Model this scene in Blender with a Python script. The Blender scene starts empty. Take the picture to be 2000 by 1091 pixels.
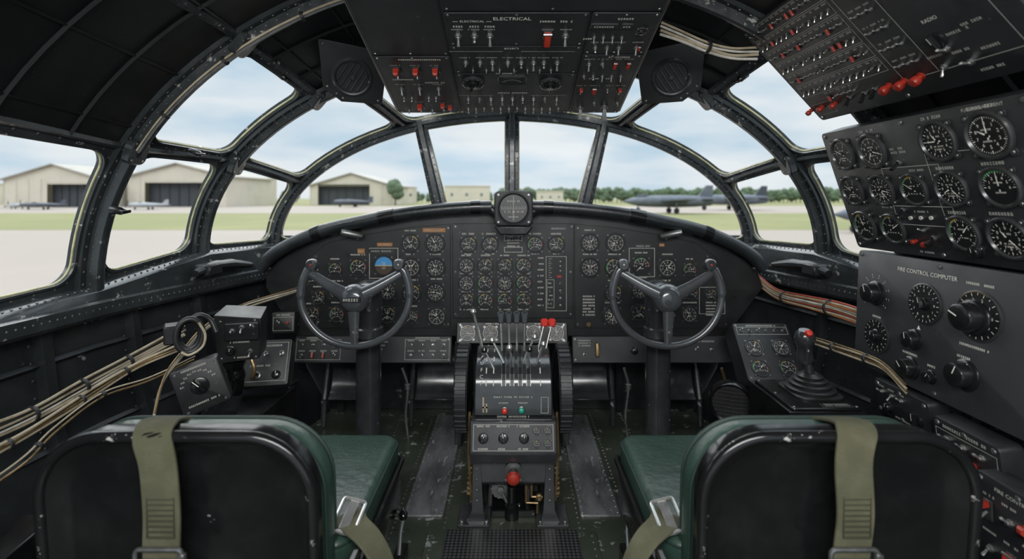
import bpy, math, random
from mathutils import Vector, Matrix
random.seed(7)
rnd=random.uniform
pi=math.pi
EYE=1.0
try:
    bpy.context.scene.view_settings.view_transform='Standard'
except Exception: pass
def ray(px,py): return Vector(((px-1000)/1000.0,1.0,-(py-385)/1000.0))
def W(px,py,Y):
    r=ray(px,py); return Vector((r.x*Y,Y,EYE+r.z*Y))
def T(x,y,z=0,rz=0,s=1): return Matrix.Translation((x,y,z))@Matrix.Rotation(rz,4,'Z')@Matrix.Scale(s,4)
def basis(O,N,up=(0,0,1)):
    N=Vector(N).normalized(); U=Vector(up).cross(N).normalized(); V=N.cross(U)
    return Matrix(((U.x,V.x,N.x,O[0]),(U.y,V.y,N.y,O[1]),(U.z,V.z,N.z,O[2]),(0,0,0,1)))
def survey(M,px,py):
    """local x,y and depth where a measured sight line meets the plane of panel M"""
    N=M.to_3x3()@Vector((0,0,1)); O=M.translation; r=ray(px,py); c=Vector((0,0,EYE))
    t=(O-c).dot(N)/r.dot(N); p=M.inverted()@(c+r*t); return p.x,p.y,t
# ---------------------------------------------------------------- materials
MATS={}
def mat(name,col,rough=.5,metal=0,col2=None,nscale=8,lo=.45,hi=.7,bump=0,bscale=200,emis=0,wear=None,wl=.62,wscale=14,stretch=None,coat=0,rvar=0,bdist=.002):
    m=bpy.data.materials.new(name); m.use_nodes=True; nt=m.node_tree; N=nt.nodes; L=nt.links
    b=N['Principled BSDF']; b.inputs['Base Color'].default_value=(*col,1); b.inputs['Roughness'].default_value=rough; b.inputs['Metallic'].default_value=metal
    if coat: b.inputs['Coat Weight'].default_value=coat; b.inputs['Coat Roughness'].default_value=.12
    tc=N.new('ShaderNodeTexCoord'); src=tc.outputs['Object']
    if stretch:
        mp=N.new('ShaderNodeMapping'); mp.inputs['Scale'].default_value=stretch; L.new(src,mp.inputs[0]); src=mp.outputs[0]
    cur=None
    def noise(sc,det=5):
        n=N.new('ShaderNodeTexNoise'); n.inputs['Scale'].default_value=sc; n.inputs['Detail'].default_value=det; n.inputs['Roughness'].default_value=.65; L.new(src,n.inputs['Vector']); return n
    def ramp(n,a,bb):
        r=N.new('ShaderNodeMapRange'); r.inputs[1].default_value=a; r.inputs[2].default_value=bb; L.new(n.outputs['Fac'],r.inputs[0]); return r
    if col2:
        r=ramp(noise(nscale),lo,hi); mx=N.new('ShaderNodeMix'); mx.data_type='RGBA'; mx.inputs[6].default_value=(*col,1); mx.inputs[7].default_value=(*col2,1); L.new(r.outputs[0],mx.inputs[0]); cur=mx.outputs[2]
    if wear:
        r=ramp(noise(wscale,12),wl,wl+.03); mx=N.new('ShaderNodeMix'); mx.data_type='RGBA'; mx.inputs[6].default_value=(*col,1); mx.inputs[7].default_value=(*wear,1)
        if cur: L.new(cur,mx.inputs[6])
        L.new(r.outputs[0],mx.inputs[0]); cur=mx.outputs[2]
    if cur: L.new(cur,b.inputs['Base Color'])
    if rvar:
        n=noise(nscale*1.7); r=N.new('ShaderNodeMapRange'); r.inputs[1].default_value=.3; r.inputs[2].default_value=.7; r.inputs[3].default_value=max(.05,rough-rvar); r.inputs[4].default_value=rough+rvar; L.new(n.outputs['Fac'],r.inputs[0]); L.new(r.outputs[0],b.inputs['Roughness'])
    if bump:
        n=noise(bscale,3); bp=N.new('ShaderNodeBump'); bp.inputs['Strength'].default_value=bump; bp.inputs['Distance'].default_value=bdist; L.new(n.outputs['Fac'],bp.inputs['Height']); L.new(bp.outputs[0],b.inputs['Normal'])
    if emis: b.inputs['Emission Color'].default_value=(*col,1); b.inputs['Emission Strength'].default_value=emis
    MATS[name]=m; return m
GR=(.26,.26,.25)
mat('black_panel',(.009,.0092,.0098),.38,0,(.017,.0175,.018),6,bump=.25,bscale=900,rvar=.12,wear=(.07,.07,.07),wl=.66,wscale=40)
mat('black_panel_side',(.015,.016,.0175),.38,0,(.025,.026,.028),6,bump=.25,bscale=900,rvar=.12,wear=(.09,.09,.09),wl=.66,wscale=40)
mat('fire_panel',(.030,.032,.035),.42,0,(.040,.042,.046),6,bump=.25,bscale=900,rvar=.1,wear=(.10,.10,.10),wl=.67,wscale=40)
mat('black_gloss',(.006,.0062,.0066),.19,0,(.012,.0125,.013),9,wear=GR,wl=.69,wscale=26,rvar=.10)
mat('worn_rim',(.008,.008,.0085),.15,0,(.012,.012,.013),9,wear=(.42,.41,.38),wl=.62,wscale=40,rvar=.05)
mat('wheel_paint',(.028,.030,.032),.20,0,(.045,.048,.051),9,wear=(.20,.20,.20),wl=.66,wscale=30,rvar=.08,coat=.4)
mat('yoke_paint',(.060,.064,.069),.20,.15,(.085,.09,.096),9,wear=(.26,.26,.26),wl=.66,wscale=30,rvar=.08,coat=.5)
mat('frame_paint',(.026,.030,.0315),.24,.1,(.046,.050,.052),7,wear=(.30,.30,.28),wl=.615,wscale=22,rvar=.12,bump=.15,bscale=90)
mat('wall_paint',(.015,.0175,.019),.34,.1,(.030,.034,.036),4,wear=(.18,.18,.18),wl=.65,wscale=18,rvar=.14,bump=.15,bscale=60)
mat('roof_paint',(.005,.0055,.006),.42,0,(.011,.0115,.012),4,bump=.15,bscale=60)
mat('rubber_black',(.013,.013,.014),.42,0,(.022,.022,.023),10)
mat('padded_vinyl',(.015,.0175,.019),.28,0,(.028,.031,.033),8,bump=.3,bscale=160,rvar=.1)
mat('knob_black',(.010,.010,.011),.2)
mat('dial_black',(.008,.0083,.0088),.4)
mat('bezel',(.050,.050,.052),.24,.35)
mat('white_mark',(.80,.78,.70),.6)
mat('dim_mark',(.50,.49,.44),.6)
mat('green_mark',(.05,.35,.1),.5); mat('yellow_mark',(.6,.42,.06),.5); mat('red_mark',(.45,.03,.02),.5)
mat('sky_blue',(.06,.27,.55),.4); mat('earth_brown',(.06,.035,.025),.5)
mat('steel',(.58,.58,.56),.26,.85,(.34,.34,.33),30)
mat('dull_steel',(.24,.24,.235),.36,.8,(.11,.11,.11),20)
mat('brass',(.27,.185,.09),.40,.7,(.10,.07,.038),30)
mat('red_plastic',(.32,.026,.014),.35,0,(.18,.018,.01),30)
mat('bright_red',(.58,.032,.02),.3)
mat('amber',(.36,.15,.04),.5)
mat('green_leather',(.026,.055,.042),.34,0,(.036,.070,.055),5,bump=.6,bscale=18,bdist=.005,rvar=.08,wear=(.075,.11,.09),wl=.68,wscale=14)
mat('leather_seam',(.010,.028,.022),.6)
mat('webbing',(.082,.080,.045),.85,0,(.12,.115,.07),14,bump=.8,bscale=420)
mat('web_stitch',(.04,.042,.022),.9)
mat('floor_green',(.038,.046,.032),.34,.1,(.056,.062,.047),6,wear=GR,wl=.60,wscale=18,bump=.1,bscale=60,rvar=.12)
mat('worn_metal',(.30,.30,.31),.30,.5,(.12,.122,.127),5,lo=.4,hi=.62,wear=(.52,.52,.51),wl=.60,wscale=22,rvar=.15,stretch=(2.5,.7,1))
mat('seal',(.46,.44,.25),.6,0,(.22,.21,.11),25)
mat('wire_cream',(.40,.34,.24),.5,0,(.24,.19,.12),20)
mat('wire_white',(.55,.52,.46),.45,0,(.33,.31,.26),20)
mat('wire_orange',(.46,.15,.04),.5); mat('wire_red',(.34,.05,.03),.5); mat('wire_black',(.015,.015,.015),.5)
mat('concrete',(.300,.252,.215),.9,0,(.345,.292,.25),.03)
mat('grass',(.185,.185,.070),.95,0,(.245,.228,.095),.05)
mat('hangar_wall',(.62,.56,.46),.8,0,(.55,.50,.42),.2)
mat('hangar_roof',(.38,.355,.31),.8,0,(.33,.31,.275),.2)
mat('hangar_dark',(.055,.06,.068),.8)
mat('foliage',(.085,.125,.070),.9,0,(.12,.165,.095),.4)
mat('trunk',(.06,.05,.035),.9)
mat('jet_grey',(.105,.12,.145),.5,.1,(.15,.165,.19),.6)
mat('jet_tail',(.05,.055,.07),.5)
mat('plane_white',(.36,.37,.38),.4)
mat('plane_dark',(.08,.09,.11),.4)
mat('teal',(.02,.30,.22),.3)
def mesh_mat_rubber():
    m=mat('diamond_mat',(.012,.012,.013),.36); nt=m.node_tree; N=nt.nodes; L=nt.links; b=N['Principled BSDF']
    tc=N.new('ShaderNodeTexCoord'); mp=N.new('ShaderNodeMapping'); mp.inputs['Rotation'].default_value=(0,0,pi/4); L.new(tc.outputs['Object'],mp.inputs[0])
    ck=N.new('ShaderNodeTexChecker'); ck.inputs['Scale'].default_value=120; L.new(mp.outputs[0],ck.inputs['Vector'])
    ck.inputs['Color1'].default_value=(.008,.008,.008,1); ck.inputs['Color2'].default_value=(.052,.052,.054,1); L.new(ck.outputs[0],b.inputs['Base Color'])
    bp=N.new('ShaderNodeBump'); bp.inputs['Strength'].default_value=.8; bp.inputs['Distance'].default_value=.002; L.new(ck.outputs['Fac'],bp.inputs['Height']); L.new(bp.outputs[0],b.inputs['Normal'])
mesh_mat_rubber()
def glass():
    m=bpy.data.materials.new('window_glass'); m.use_nodes=True; nt=m.node_tree; N=nt.nodes; L=nt.links; N.clear()
    o=N.new('ShaderNodeOutputMaterial'); mx=N.new('ShaderNodeMixShader'); t=N.new('ShaderNodeBsdfTransparent'); g=N.new('ShaderNodeBsdfGlossy')
    t.inputs[0].default_value=(.98,.985,.985,1); g.inputs['Roughness'].default_value=.25; mx.inputs[0].default_value=.012
    L.new(t.outputs[0],mx.inputs[1]); L.new(g.outputs[0],mx.inputs[2]); L.new(mx.outputs[0],o.inputs[0]); MATS['window_glass']=m
glass()
# ---------------------------------------------------------------- mesh builder
GL={}
def glyph(s):
    if s in GL: return GL[s]
    cu=bpy.data.curves.new('lettering','FONT'); cu.body=s; cu.size=1; cu.align_x='CENTER'; cu.align_y='CENTER'; cu.resolution_u=2
    ob=bpy.data.objects.new('lettering',cu); bpy.context.scene.collection.objects.link(ob)
    dg=bpy.context.evaluated_depsgraph_get(); dg.update(); e=ob.evaluated_get(dg); me=e.to_mesh()
    r=([tuple(v.co) for v in me.vertices],[tuple(p.vertices) for p in me.polygons]); e.to_mesh_clear()
    bpy.data.objects.remove(ob); bpy.data.curves.remove(cu); GL[s]=r; return r
def rrect(w,h,r,n=5):
    r=max(.0004,min(r,w/2-.0001,h/2-.0001)); P=[]
    for cx,cy,a0 in ((w/2-r,h/2-r,0),(-w/2+r,h/2-r,90),(-w/2+r,-h/2+r,180),(w/2-r,-h/2+r,270)):
        for k in range(n+1):
            a=math.radians(a0+90*k/n); P.append((cx+r*math.cos(a),cy+r*math.sin(a)))
    return P
def spline(pts,n=8):
    P=[Vector(p) for p in pts]; P=[P[0]*2-P[1]]+P+[P[-1]*2-P[-2]]; out=[]
    for i in range(1,len(P)-2):
        a,b,c,d=P[i-1:i+3]
        for k in range(n):
            t=k/n; out.append(.5*((2*b)+(c-a)*t+(2*a-5*b+4*c-d)*t*t+(3*b-a-3*c+d)*t**3))
    out.append(P[-2]); return out
class MB:
    def __init__(s): s.v=[];s.f=[];s.m=[];s.M=Matrix.Identity(4)
    def add(s,vs,fs,mi=0):
        b=len(s.v); M=s.M; s.v+=[tuple(M@Vector(v)) for v in vs]; s.f+=[tuple(b+i for i in f) for f in fs]; s.m+=[mi]*len(fs); return s
    def quad(s,x0,y0,x1,y1,z,mi=0): return s.add([(x0,y0,z),(x1,y0,z),(x1,y1,z),(x0,y1,z)],[(0,1,2,3)],mi)
    def layers(s,LS,mi=0,cap0=True,cap1=True):
        n=len(LS[0]); vs=[p for l in LS for p in l]; fs=[]
        for k in range(len(LS)-1):
            for i in range(n):
                j=(i+1)%n; fs.append((k*n+i,k*n+j,(k+1)*n+j,(k+1)*n+i))
        if cap0: fs.append(tuple(reversed(range(n))))
        if cap1: fs.append(tuple((len(LS)-1)*n+i for i in range(n)))
        return s.add(vs,fs,mi)
    def plate(s,cx,cy,w,h,z0,z1,r=.004,ch=.001,seg=1,both=False,mi=0,n=4,tx=0,ty=0):
        LS=[]
        def lay(d,z,k=0):
            return [(cx+x*(1+k*tx),cy+y*(1+k*ty),z) for x,y in rrect(w-2*d,h-2*d,max(r-d,.0005),n)]
        if both:
            for q in range(seg+1):
                a=q/seg*pi/2; LS.append(lay(ch*(1-math.sin(a)),z0+ch*(1-math.cos(a))))
        else: LS.append(lay(0,z0))
        for q in range(seg+1):
            a=q/seg*pi/2; LS.append(lay(ch*(1-math.cos(a)),z1-ch*(1-math.sin(a)),1))
        return s.layers(LS,mi)
    def box(s,x0,y0,z0,x1,y1,z1,mi=0,ch=.002):
        return s.plate((x0+x1)/2,(y0+y1)/2,abs(x1-x0),abs(y1-y0),min(z0,z1),max(z0,z1),r=ch,ch=ch,both=True,mi=mi,n=1)
    def prism(s,poly,z0,z1,mi=0): return s.layers([[(x,y,z0) for x,y in poly],[(x,y,z1) for x,y in poly]],mi)
    def lathe(s,prof,n=24,mi=0,knurl=0,c=(0,0,0)):
        vs=[];fs=[];rings=[]
        for r,z in prof:
            if r<1e-6: rings.append([len(vs)]); vs.append((c[0],c[1],c[2]+z))
            else:
                rings.append(list(range(len(vs),len(vs)+n)))
                for i in range(n):
                    a=2*pi*i/n; rr=r*(1-knurl*(i%2)); vs.append((c[0]+rr*math.cos(a),c[1]+rr*math.sin(a),c[2]+z))
        for A,B in zip(rings,rings[1:]):
            for i in range(n):
                j=(i+1)%n
                if len(A)==1 and len(B)==1: continue
                if len(A)==1: fs.append((A[0],B[j],B[i]))
                elif len(B)==1: fs.append((A[i],A[j],B[0]))
                else: fs.append((A[i],A[j],B[j],B[i]))
        return s.add(vs,fs,mi)
    def tube(s,pts,r,n=8,closed=False,mi=0,flat=1.0,up=None):
        P=[Vector(p) for p in pts]; m=len(P); R=r if isinstance(r,(list,tuple)) else [r]*m
        ref=Vector(up) if up else None; LS=[]; prev=None
        for i in range(m):
            if closed: t=P[(i+1)%m]-P[i-1]
            else: t=P[min(i+1,m-1)]-P[max(i-1,0)]
            t.normalize()
            if ref is not None: a=ref
            elif prev is None: a=Vector((0,0,1)) if abs(t.z)<.9 else Vector((1,0,0))
            else: a=prev
            x=(a-t*a.dot(t)).normalized(); prev=x; y=t.cross(x)
            LS.append([tuple(P[i]+x*(R[i]*flat*math.cos(2*pi*k/n))+y*(R[i]*math.sin(2*pi*k/n))) for k in range(n)])
        if closed:
            vs=[p for l in LS for p in l]; fs=[]
            for k in range(m):
                for i in range(n):
                    j=(i+1)%n; k2=(k+1)%m; fs.append((k*n+i,k*n+j,k2*n+j,k2*n+i))
            return s.add(vs,fs,mi)
        return s.layers(LS,mi)
    def ribbon(s,pts,wd,w,th,mi=0):
        P=[Vector(p) for p in pts]; wd=Vector(wd).normalized(); LS=[]
        for i in range(len(P)):
            t=(P[min(i+1,len(P)-1)]-P[max(i-1,0)]).normalized(); x=(wd-t*wd.dot(t)).normalized(); y=t.cross(x)
            LS.append([tuple(P[i]+x*a*w/2+y*b*th/2) for a,b in ((1,.6),(.96,1),(-.96,1),(-1,.6),(-1,-.6),(-.96,-1),(.96,-1),(1,-.6))])
        return s.layers(LS,mi)
    def dome(s,p,nrm,r,mi=0):
        M0=s.M; s.M=M0@basis(p,nrm,(.13,.31,.94)); s.lathe([(r,0),(r*.75,r*.45),(0,r*.62)],6,mi); s.M=M0; return s
    def text(s,t,x,y,z,size,mi=0,rot=0,sx=1):
        v,f=glyph(t); c,n=math.cos(rot),math.sin(rot); return s.add([(x+(a*sx*c-b*n)*size,y+(a*sx*n+b*c)*size,z) for a,b,_ in v],f,mi)
    def micro(s,x,y,w,h,z=.0009,mi=0):
        n=max(2,int(w/(h*.85))); st=w/n; t=h*.2
        for i in range(n):
            x0=x-w/2+i*st; ww=st*.66
            if random.random()<.10: continue
            k=random.randint(0,4)
            if k!=3: s.quad(x0,y-h/2,x0+t,y+h/2,z,mi)
            if k in(0,1,4): s.quad(x0+ww-t,y-h/2,x0+ww,y+h/2,z,mi)
            if k in(0,2,3): s.quad(x0,y+h/2-t,x0+ww,y+h/2,z,mi)
            if k in(1,2): s.quad(x0,y-t/2,x0+ww,y+t/2,z,mi)
            if k in(2,3,4): s.quad(x0,y-h/2,x0+ww,y-h/2+t,z,mi)
            if k==3: s.quad(x0+ww/2-t/2,y-h/2,x0+ww/2+t/2,y+h/2,z,mi)
        return s
    def frame(s,x0,y0,x1,y1,t,z=.0009,mi=0):
        s.quad(x0,y0,x1,y0+t,z,mi); s.quad(x0,y1-t,x1,y1,z,mi); s.quad(x0,y0+t,x0+t,y1-t,z,mi); s.quad(x1-t,y0+t,x1,y1-t,z,mi); return s
    def screw(s,x,y,z,r,mi=0): return s.lathe([(r,0),(r*.85,r*.4),(0,r*.45)],8,mi,c=(x,y,z))
    def mesh(s,name,mats,smooth=38):
        me=bpy.data.meshes.new(name); me.from_pydata(s.v,[],s.f); me.polygons.foreach_set('material_index',s.m)
        for m in mats: me.materials.append(MATS[m])
        me.update()
        if smooth: me.shade_smooth(); me.set_sharp_from_angle(angle=math.radians(smooth))
        return me
def link(name,data,parent=None,M=None,label=None,cat=None,group=None,kind=None):
    o=bpy.data.objects.new(name,data); bpy.context.scene.collection.objects.link(o)
    if parent is not None: o.parent=parent
    if M is not None: o.matrix_basis=M
    for k,v in (('label',label),('category',cat),('group',group),('kind',kind)):
        if v: o[k]=v
    return o
def mk(mb,name,mats,parent=None,M=None,bevel=0,**k):
    sm=k.pop('smooth',38)
    if isinstance(mats,str): mats=[mats]
    o=link(name,mb.mesh(name,mats,sm),parent,M,**k)
    if bevel:
        b=o.modifiers.new('bevel','BEVEL'); b.width=bevel; b.segments=2; b.limit_method='ANGLE'
    return o
def root(name,M,label,cat,group=None): 
    o=link(name,None,None,M,label=label,cat=cat,group=group); o.empty_display_size=.05; return o
# ---------------------------------------------------------------- instrument parts
GM=['bezel','dial_black','white_mark','green_mark','yellow_mark','red_mark','sky_blue','earth_brown','dull_steel']
GC={}
def gauge_mesh(st):
    if st in GC: return GC[st]
    g=MB(); g.lathe([(1.16,-.02),(1.16,.10),(1.09,.17),(1.0,.17),(.93,.05)],32,0)
    for a in (45,135,225,315):
        c,sn=math.cos(math.radians(a)),math.sin(math.radians(a)); g.lathe([(.2,-.02),(.2,.05),(0,.05)],8,0,c=(c*1.24,sn*1.24,0)); g.screw(c*1.24,sn*1.24,.05,.1,8)
    if st==4:
        for half,mi in ((0,6),(1,7)):
            P=[(0,0,.05)]+[(.93*math.cos(pi*half+pi*k/16),.93*math.sin(pi*half+pi*k/16),.05) for k in range(17)]
            g.add(P,[tuple(range(18))],mi)
        g.quad(-.93,-.02,.93,.02,.06,2)
        for k in (-2,-1,1,2): g.quad(-.2,k*.16-.012,.2,k*.16+.012,.06,2)
        g.quad(-.5,-.05,-.18,.05,.09,4); g.quad(.18,-.05,.5,.05,.09,4)
    else:
        g.lathe([(.93,.05),(0,.05)],32,1)
        a0,a1,nj,nn={0:(90,-270+36,10,5),1:(225,-45,6,4),2:(225,-45,8,4),3:(210,-30,5,5),5:(90,-240,12,2),6:(180,0,7,3)}[st]
        def tick(a,r0,r1,w,mi=2,z=.058):
            c,sn=math.cos(math.radians(a)),math.sin(math.radians(a)); g.add([(c*r0-sn*w,sn*r0+c*w,z),(c*r0+sn*w,sn*r0-c*w,z),(c*r1+sn*w,sn*r1-c*w,z),(c*r1-sn*w,sn*r1+c*w,z)],[(0,1,2,3)],mi)
        def arc(b0,b1,r0,r1,mi,z=.056):
            n=10
            for k in range(n):
                p=[math.radians(b0+(b1-b0)*(k+e)/n) for e in (0,1)]
                g.add([(r0*math.cos(p[0]),r0*math.sin(p[0]),z),(r1*math.cos(p[0]),r1*math.sin(p[0]),z),(r1*math.cos(p[1]),r1*math.sin(p[1]),z),(r0*math.cos(p[1]),r0*math.sin(p[1]),z)],[(0,1,2,3)],mi)
        tot=(nj-1)*nn
        for i in range(tot+1+(nn-1 if st==0 else 0)):
            a=a0+(a1-a0)*i/tot; maj=i%nn==0; tick(a,.72 if maj else .79,.87,.022 if maj else .011)
            if maj: g.text(str((i//nn)%10),.56*math.cos(math.radians(a)),.56*math.sin(math.radians(a)),.058,.23,2)
        if st in(2,3): arc(a0-20,a0-90,.87,.92,3); arc(a0-90,a0-130,.87,.92,4); arc(a0-200,a0-230,.87,.92,5)
        if st==1: arc(a0-150,a0-200,.87,.92,4)
        if st==6: arc(150,60,.87,.92,3); arc(30,0,.87,.92,5)
        g.micro(0,.26,.5,.09,.058,2); g.micro(0,-.28,.6,.08,.058,2)
        if st in(1,5): g.add([(-.22,-.5,.057),(.22,-.5,.057),(.22,-.38,.057),(-.22,-.38,.057)],[(0,1,2,3)],7); g.micro(0,-.44,.34,.08,.06,2)
    GC[st]=g.mesh('gauge',GM,40); return GC[st]
nd=MB(); nd.add([(-.035,-.22,.08),(.035,-.22,.08),(.045,0,.085),(.012,.74,.08),(-.012,.74,.08),(-.045,0,.085)],[(0,1,2,5),(5,2,3,4)],0); nd.lathe([(.1,.06),(.1,.10),(0,.11)],12,1)
NEEDLE=nd.mesh('needle',['white_mark','knob_black'])
def gauge(p,x,y,r,st=None,ang=None,z=0):
    if st is None: st=random.choice([0,1,2,3,5,0,1,5])
    g=link('gauge',gauge_mesh(st),p,T(x,y,z,0,r))
    if st!=4:
        link('needle',NEEDLE,g,T(0,0,0,ang if ang is not None else rnd(-2.6,2.6)))
        if st in(0,5): link('needle',NEEDLE,g,Matrix.Translation((0,0,.012))@Matrix.Rotation(rnd(-3,3),4,'Z')@Matrix.Diagonal((1.3,.66,1,1)))
    return g
SC={}
def lever_mesh(kind):
    if kind in SC: return SC[kind]
    m=MB()
    if kind.startswith('toggle'):
        m.lathe([(.0075,0),(.0075,.0015),(.006,.0016),(.006,.005),(.004,.0055),(.0035,.008)],6,0)
        dy={'toggle_up':.011,'toggle_down':-.011,'toggle_mid':.002}[kind]
        m.tube([(0,0,.005),(0,dy*.5,.011),(0,dy*.9,.016),(0,dy,.018)],[.0018,.0024,.0032,.002],8,mi=1)
        me=m.mesh('toggle_switch',['dull_steel','steel'])
    elif kind=='guard':
        m.box(-.0095,-.019,0,.0095,.019,.004,1,.001)
        m.layers([[(-.0075,-.018,.004),(.0075,-.018,.004),(.0075,.016,.004),(-.0075,.016,.004)],[(-.0075,-.021,.012),(.0075,-.021,.012),(.0075,.015,.010),(-.0075,.015,.010)],[(-.0055,-.019,.017),(.0055,-.019,.017),(.006,.012,.012),(-.006,.012,.012)]],0)
        m.tube([(-.009,.015,.009),(.009,.015,.009)],.0028,8,mi=2)
        me=m.mesh('guarded_switch',['red_plastic','bezel','dull_steel'])
    elif kind=='guard_open':
        m.box(-.0095,-.019,0,.0095,.019,.004,1,.001)
        m.layers([[(-.007,.008,.005),(.007,.008,.005),(.007,.017,.005),(-.007,.017,.005)],[(-.0065,.006,.020),(.0065,.006,.020),(.0065,.020,.020),(-.0065,.020,.020)],[(-.004,.010,.025),(.004,.010,.025),(.004,.017,.025),(-.004,.017,.025)]],0)
        m.tube([(0,-.004,.004),(0,-.014,.018)],[.002,.003],8,mi=2)
        me=m.mesh('guarded_switch',['red_plastic','bezel','steel'])
    elif kind=='redcap':
        m.lathe([(.009,0),(.009,.003),(.006,.003),(.006,.008),(.010,.011),(.0115,.018),(.009,.025),(0,.027)],16,0)
        me=m.mesh('push_knob',['red_plastic'])
    elif kind=='knob':
        m.lathe([(1.25,0),(1.25,.08),(1.12,.22),(1.0,.26)],36,0); m.lathe([(1.0,.26),(.94,.95),(.88,1.06),(.78,1.11),(0,1.12)],40,0,knurl=.025)
        m.quad(-.05,.1,.05,.80,1.135,1); m.add([(-.05,1.0,.27),(.05,1.0,.27),(.05,1.2,.12),(-.05,1.2,.12)],[(0,1,2,3)],1)
        me=m.mesh('rotary_knob',['knob_black','white_mark'],30)
    elif kind=='pointer':
        m.lathe([(1,0),(1,.3),(.9,.36),(0,.38)],28,0); m.box(-.22,-.8,.3,.22,1.1,.95,0,.08); m.quad(-.05,.1,.05,1.0,.96,1)
        me=m.mesh('selector_knob',['knob_black','white_mark'],30)
    elif kind=='lamp_red' or kind=='lamp_green':
        m.lathe([(1.3,0),(1.3,.3),(1,.5)],16,0); m.lathe([(1,.5),(.9,1.0),(.5,1.3),(0,1.4)],16,1)
        me=m.mesh('indicator_lamp',['dull_steel','bright_red' if 'red' in kind else 'teal'])
    elif kind=='blade':
        m.lathe([(.010,0),(.010,.003),(.007,.004),(.007,.008)],12,0); m.layers([[(-.004,-.003,.006),(.004,-.003,.006),(.004,.003,.006),(-.004,.003,.006)],[(-.007,-.016,.03),(.007,-.016,.03),(.006,-.008,.034),(-.006,-.008,.034)]],1)
        me=m.mesh('lever_switch',['dull_steel','knob_black'])
    SC[kind]=me; return me
def sw(p,x,y,kind,s=1,rz=0,z=0):
    me=lever_mesh(kind); return link(me.name.split('.')[0],me,p,T(x,y,z,rz,s))
def tog(): return random.choice(['toggle_up','toggle_down','toggle_down','toggle_mid'])

# ================================================================ FUSELAGE SHELL
ARCH=[(2.3,1.07,.582,.793),(1.9,1.163,.741,.80),(1.5,1.245,.957,.7375),(.9,1.29,1.03,.70),(-.5,1.29,1.05,.70)]
def arch_at(i,v): return [ARCH[i][k]*(1-v)+ARCH[i+1][k]*v for k in range(4)]
def S(i,v,t0,t1,u,off=0):
    Y,a,b,cz=arch_at(i,v); ta=t0[0]*(1-v)+t0[1]*v; tb=t1[0]*(1-v)+t1[1]*v; t=math.radians(ta*(1-u)+tb*u)
    n=Vector((-math.cos(t)*b,0,math.sin(t)*a)).normalized(); return Vector((-a*math.cos(t),Y,cz+b*math.sin(t)))+n*off
def perim(w,h,mx,my,r):
    P=rrect(w-2*mx,h-2*my,r,8); P=[(x+w/2,y+h/2) for x,y in P]; C=[(w,h),(0,h),(0,0),(w,0)]; out=[];inn=[]
    for c in range(4):
        A=P[c*9+4:c*9+9]; B=P[((c+1)%4)*9:((c+1)%4)*9+4]
        mid=[tuple(A[-1][k]+(B[0][k]-A[-1][k])*q/7 for k in (0,1)) for q in range(1,7)]
        L=A+mid+B; n=len(L)
        for q in range(n): inn.append(L[q]); out.append(tuple(C[c][k]+(C[(c+1)%4][k]-C[c][k])*q/n for k in (0,1)))
    return out,inn
wn=[0]
def window_cell(i,t0,t1,mx=.035,my=.03,r=.05,lab='curved plexiglass window pane in riveted dark frame'):
    Lu=(S(i,.5,t0,t1,1)-S(i,.5,t0,t1,0)).length; Lv=(S(i,1,t0,t1,.5)-S(i,0,t0,t1,.5)).length
    out,inn=perim(Lu,Lv,my,mx,r)
    E=lambda p,o: tuple(S(i,p[1]/Lv,t0,t1,p[0]/Lu,o))
    n=len(out); m=MB(); cx,cy=Lu/2,Lv/2
    def toward(p,d): v=Vector(p)-Vector((cx,cy)); return tuple(Vector(p)+v.normalized()*d)
    lip=[toward(p,.010) for p in inn]
    vs=[E(p,0) for p in out]+[E(p,0) for p in lip]+[E(p,-.006) for p in lip]+[E(toward(p,.002),-.006) for p in inn]+[E(p,.018) for p in inn]+[E(p,.018) for p in out]
    fs=[]
    for q in range(n):
        j=(q+1)%n
        for k in range(5): fs.append((k*n+q,k*n+j,(k+1)*n+j,(k+1)*n+q))
    m.add(vs,fs,0)
    last=None
    for q in range(n):
        P=Vector(E(toward(inn[q],.018),0))
        if last is None or (P-last).length>.026:
            nr=Vector(E(toward(inn[q],.018),-1))-P; m.dome(P,nr,.0035,1); last=P
    wn[0]+=1; nm='window_%d'%wn[0]
    o=mk(m,nm,['frame_paint','dull_steel'],kind='structure',label=lab,cat='window')
    s=MB(); s.tube([E(p,.005) for p in inn],.0032,6,closed=True); mk(s,'pane_seal',['seal'],o,label='yellowed sealant strip')
    g=MB(); vs=[]; fs=[]
    for k,fac in enumerate((1.0,.7,.4)): vs+=[E((cx+(p[0]-cx)*fac,cy+(p[1]-cy)*fac),.012) for p in inn]
    vs.append(E((cx,cy),.012))
    for k in range(2):
        for q in range(n): j=(q+1)%n; fs.append((k*n+q,k*n+j,(k+1)*n+j,(k+1)*n+q))
    for q in range(n): fs.append((2*n+q,2*n+(q+1)%n,3*n))
    g.add(vs,fs); mk(g,'glass_pane',['window_glass'],o,label='clear glass')
    return o
def mir(t): return tuple(180-x for x in t)
def both(i,t0,t1,**k):
    window_cell(i,t0,t1,**k); window_cell(i,mir(t1),mir(t0),**k)
both(0,(0,0),(28,27),mx=.03,my=.02)
both(0,(28,27),(64,58),mx=.03,my=.03)
both(0,(64,58),(90,90),mx=.03,my=.03)
both(1,(0,0),(27,25.5),mx=.045,my=.025)
both(1,(27,25.5),(51.5,50),mx=.045,my=.03)
both(2,(0,0),(25.5,28),mx=.05,my=.03,r=.06)
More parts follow.
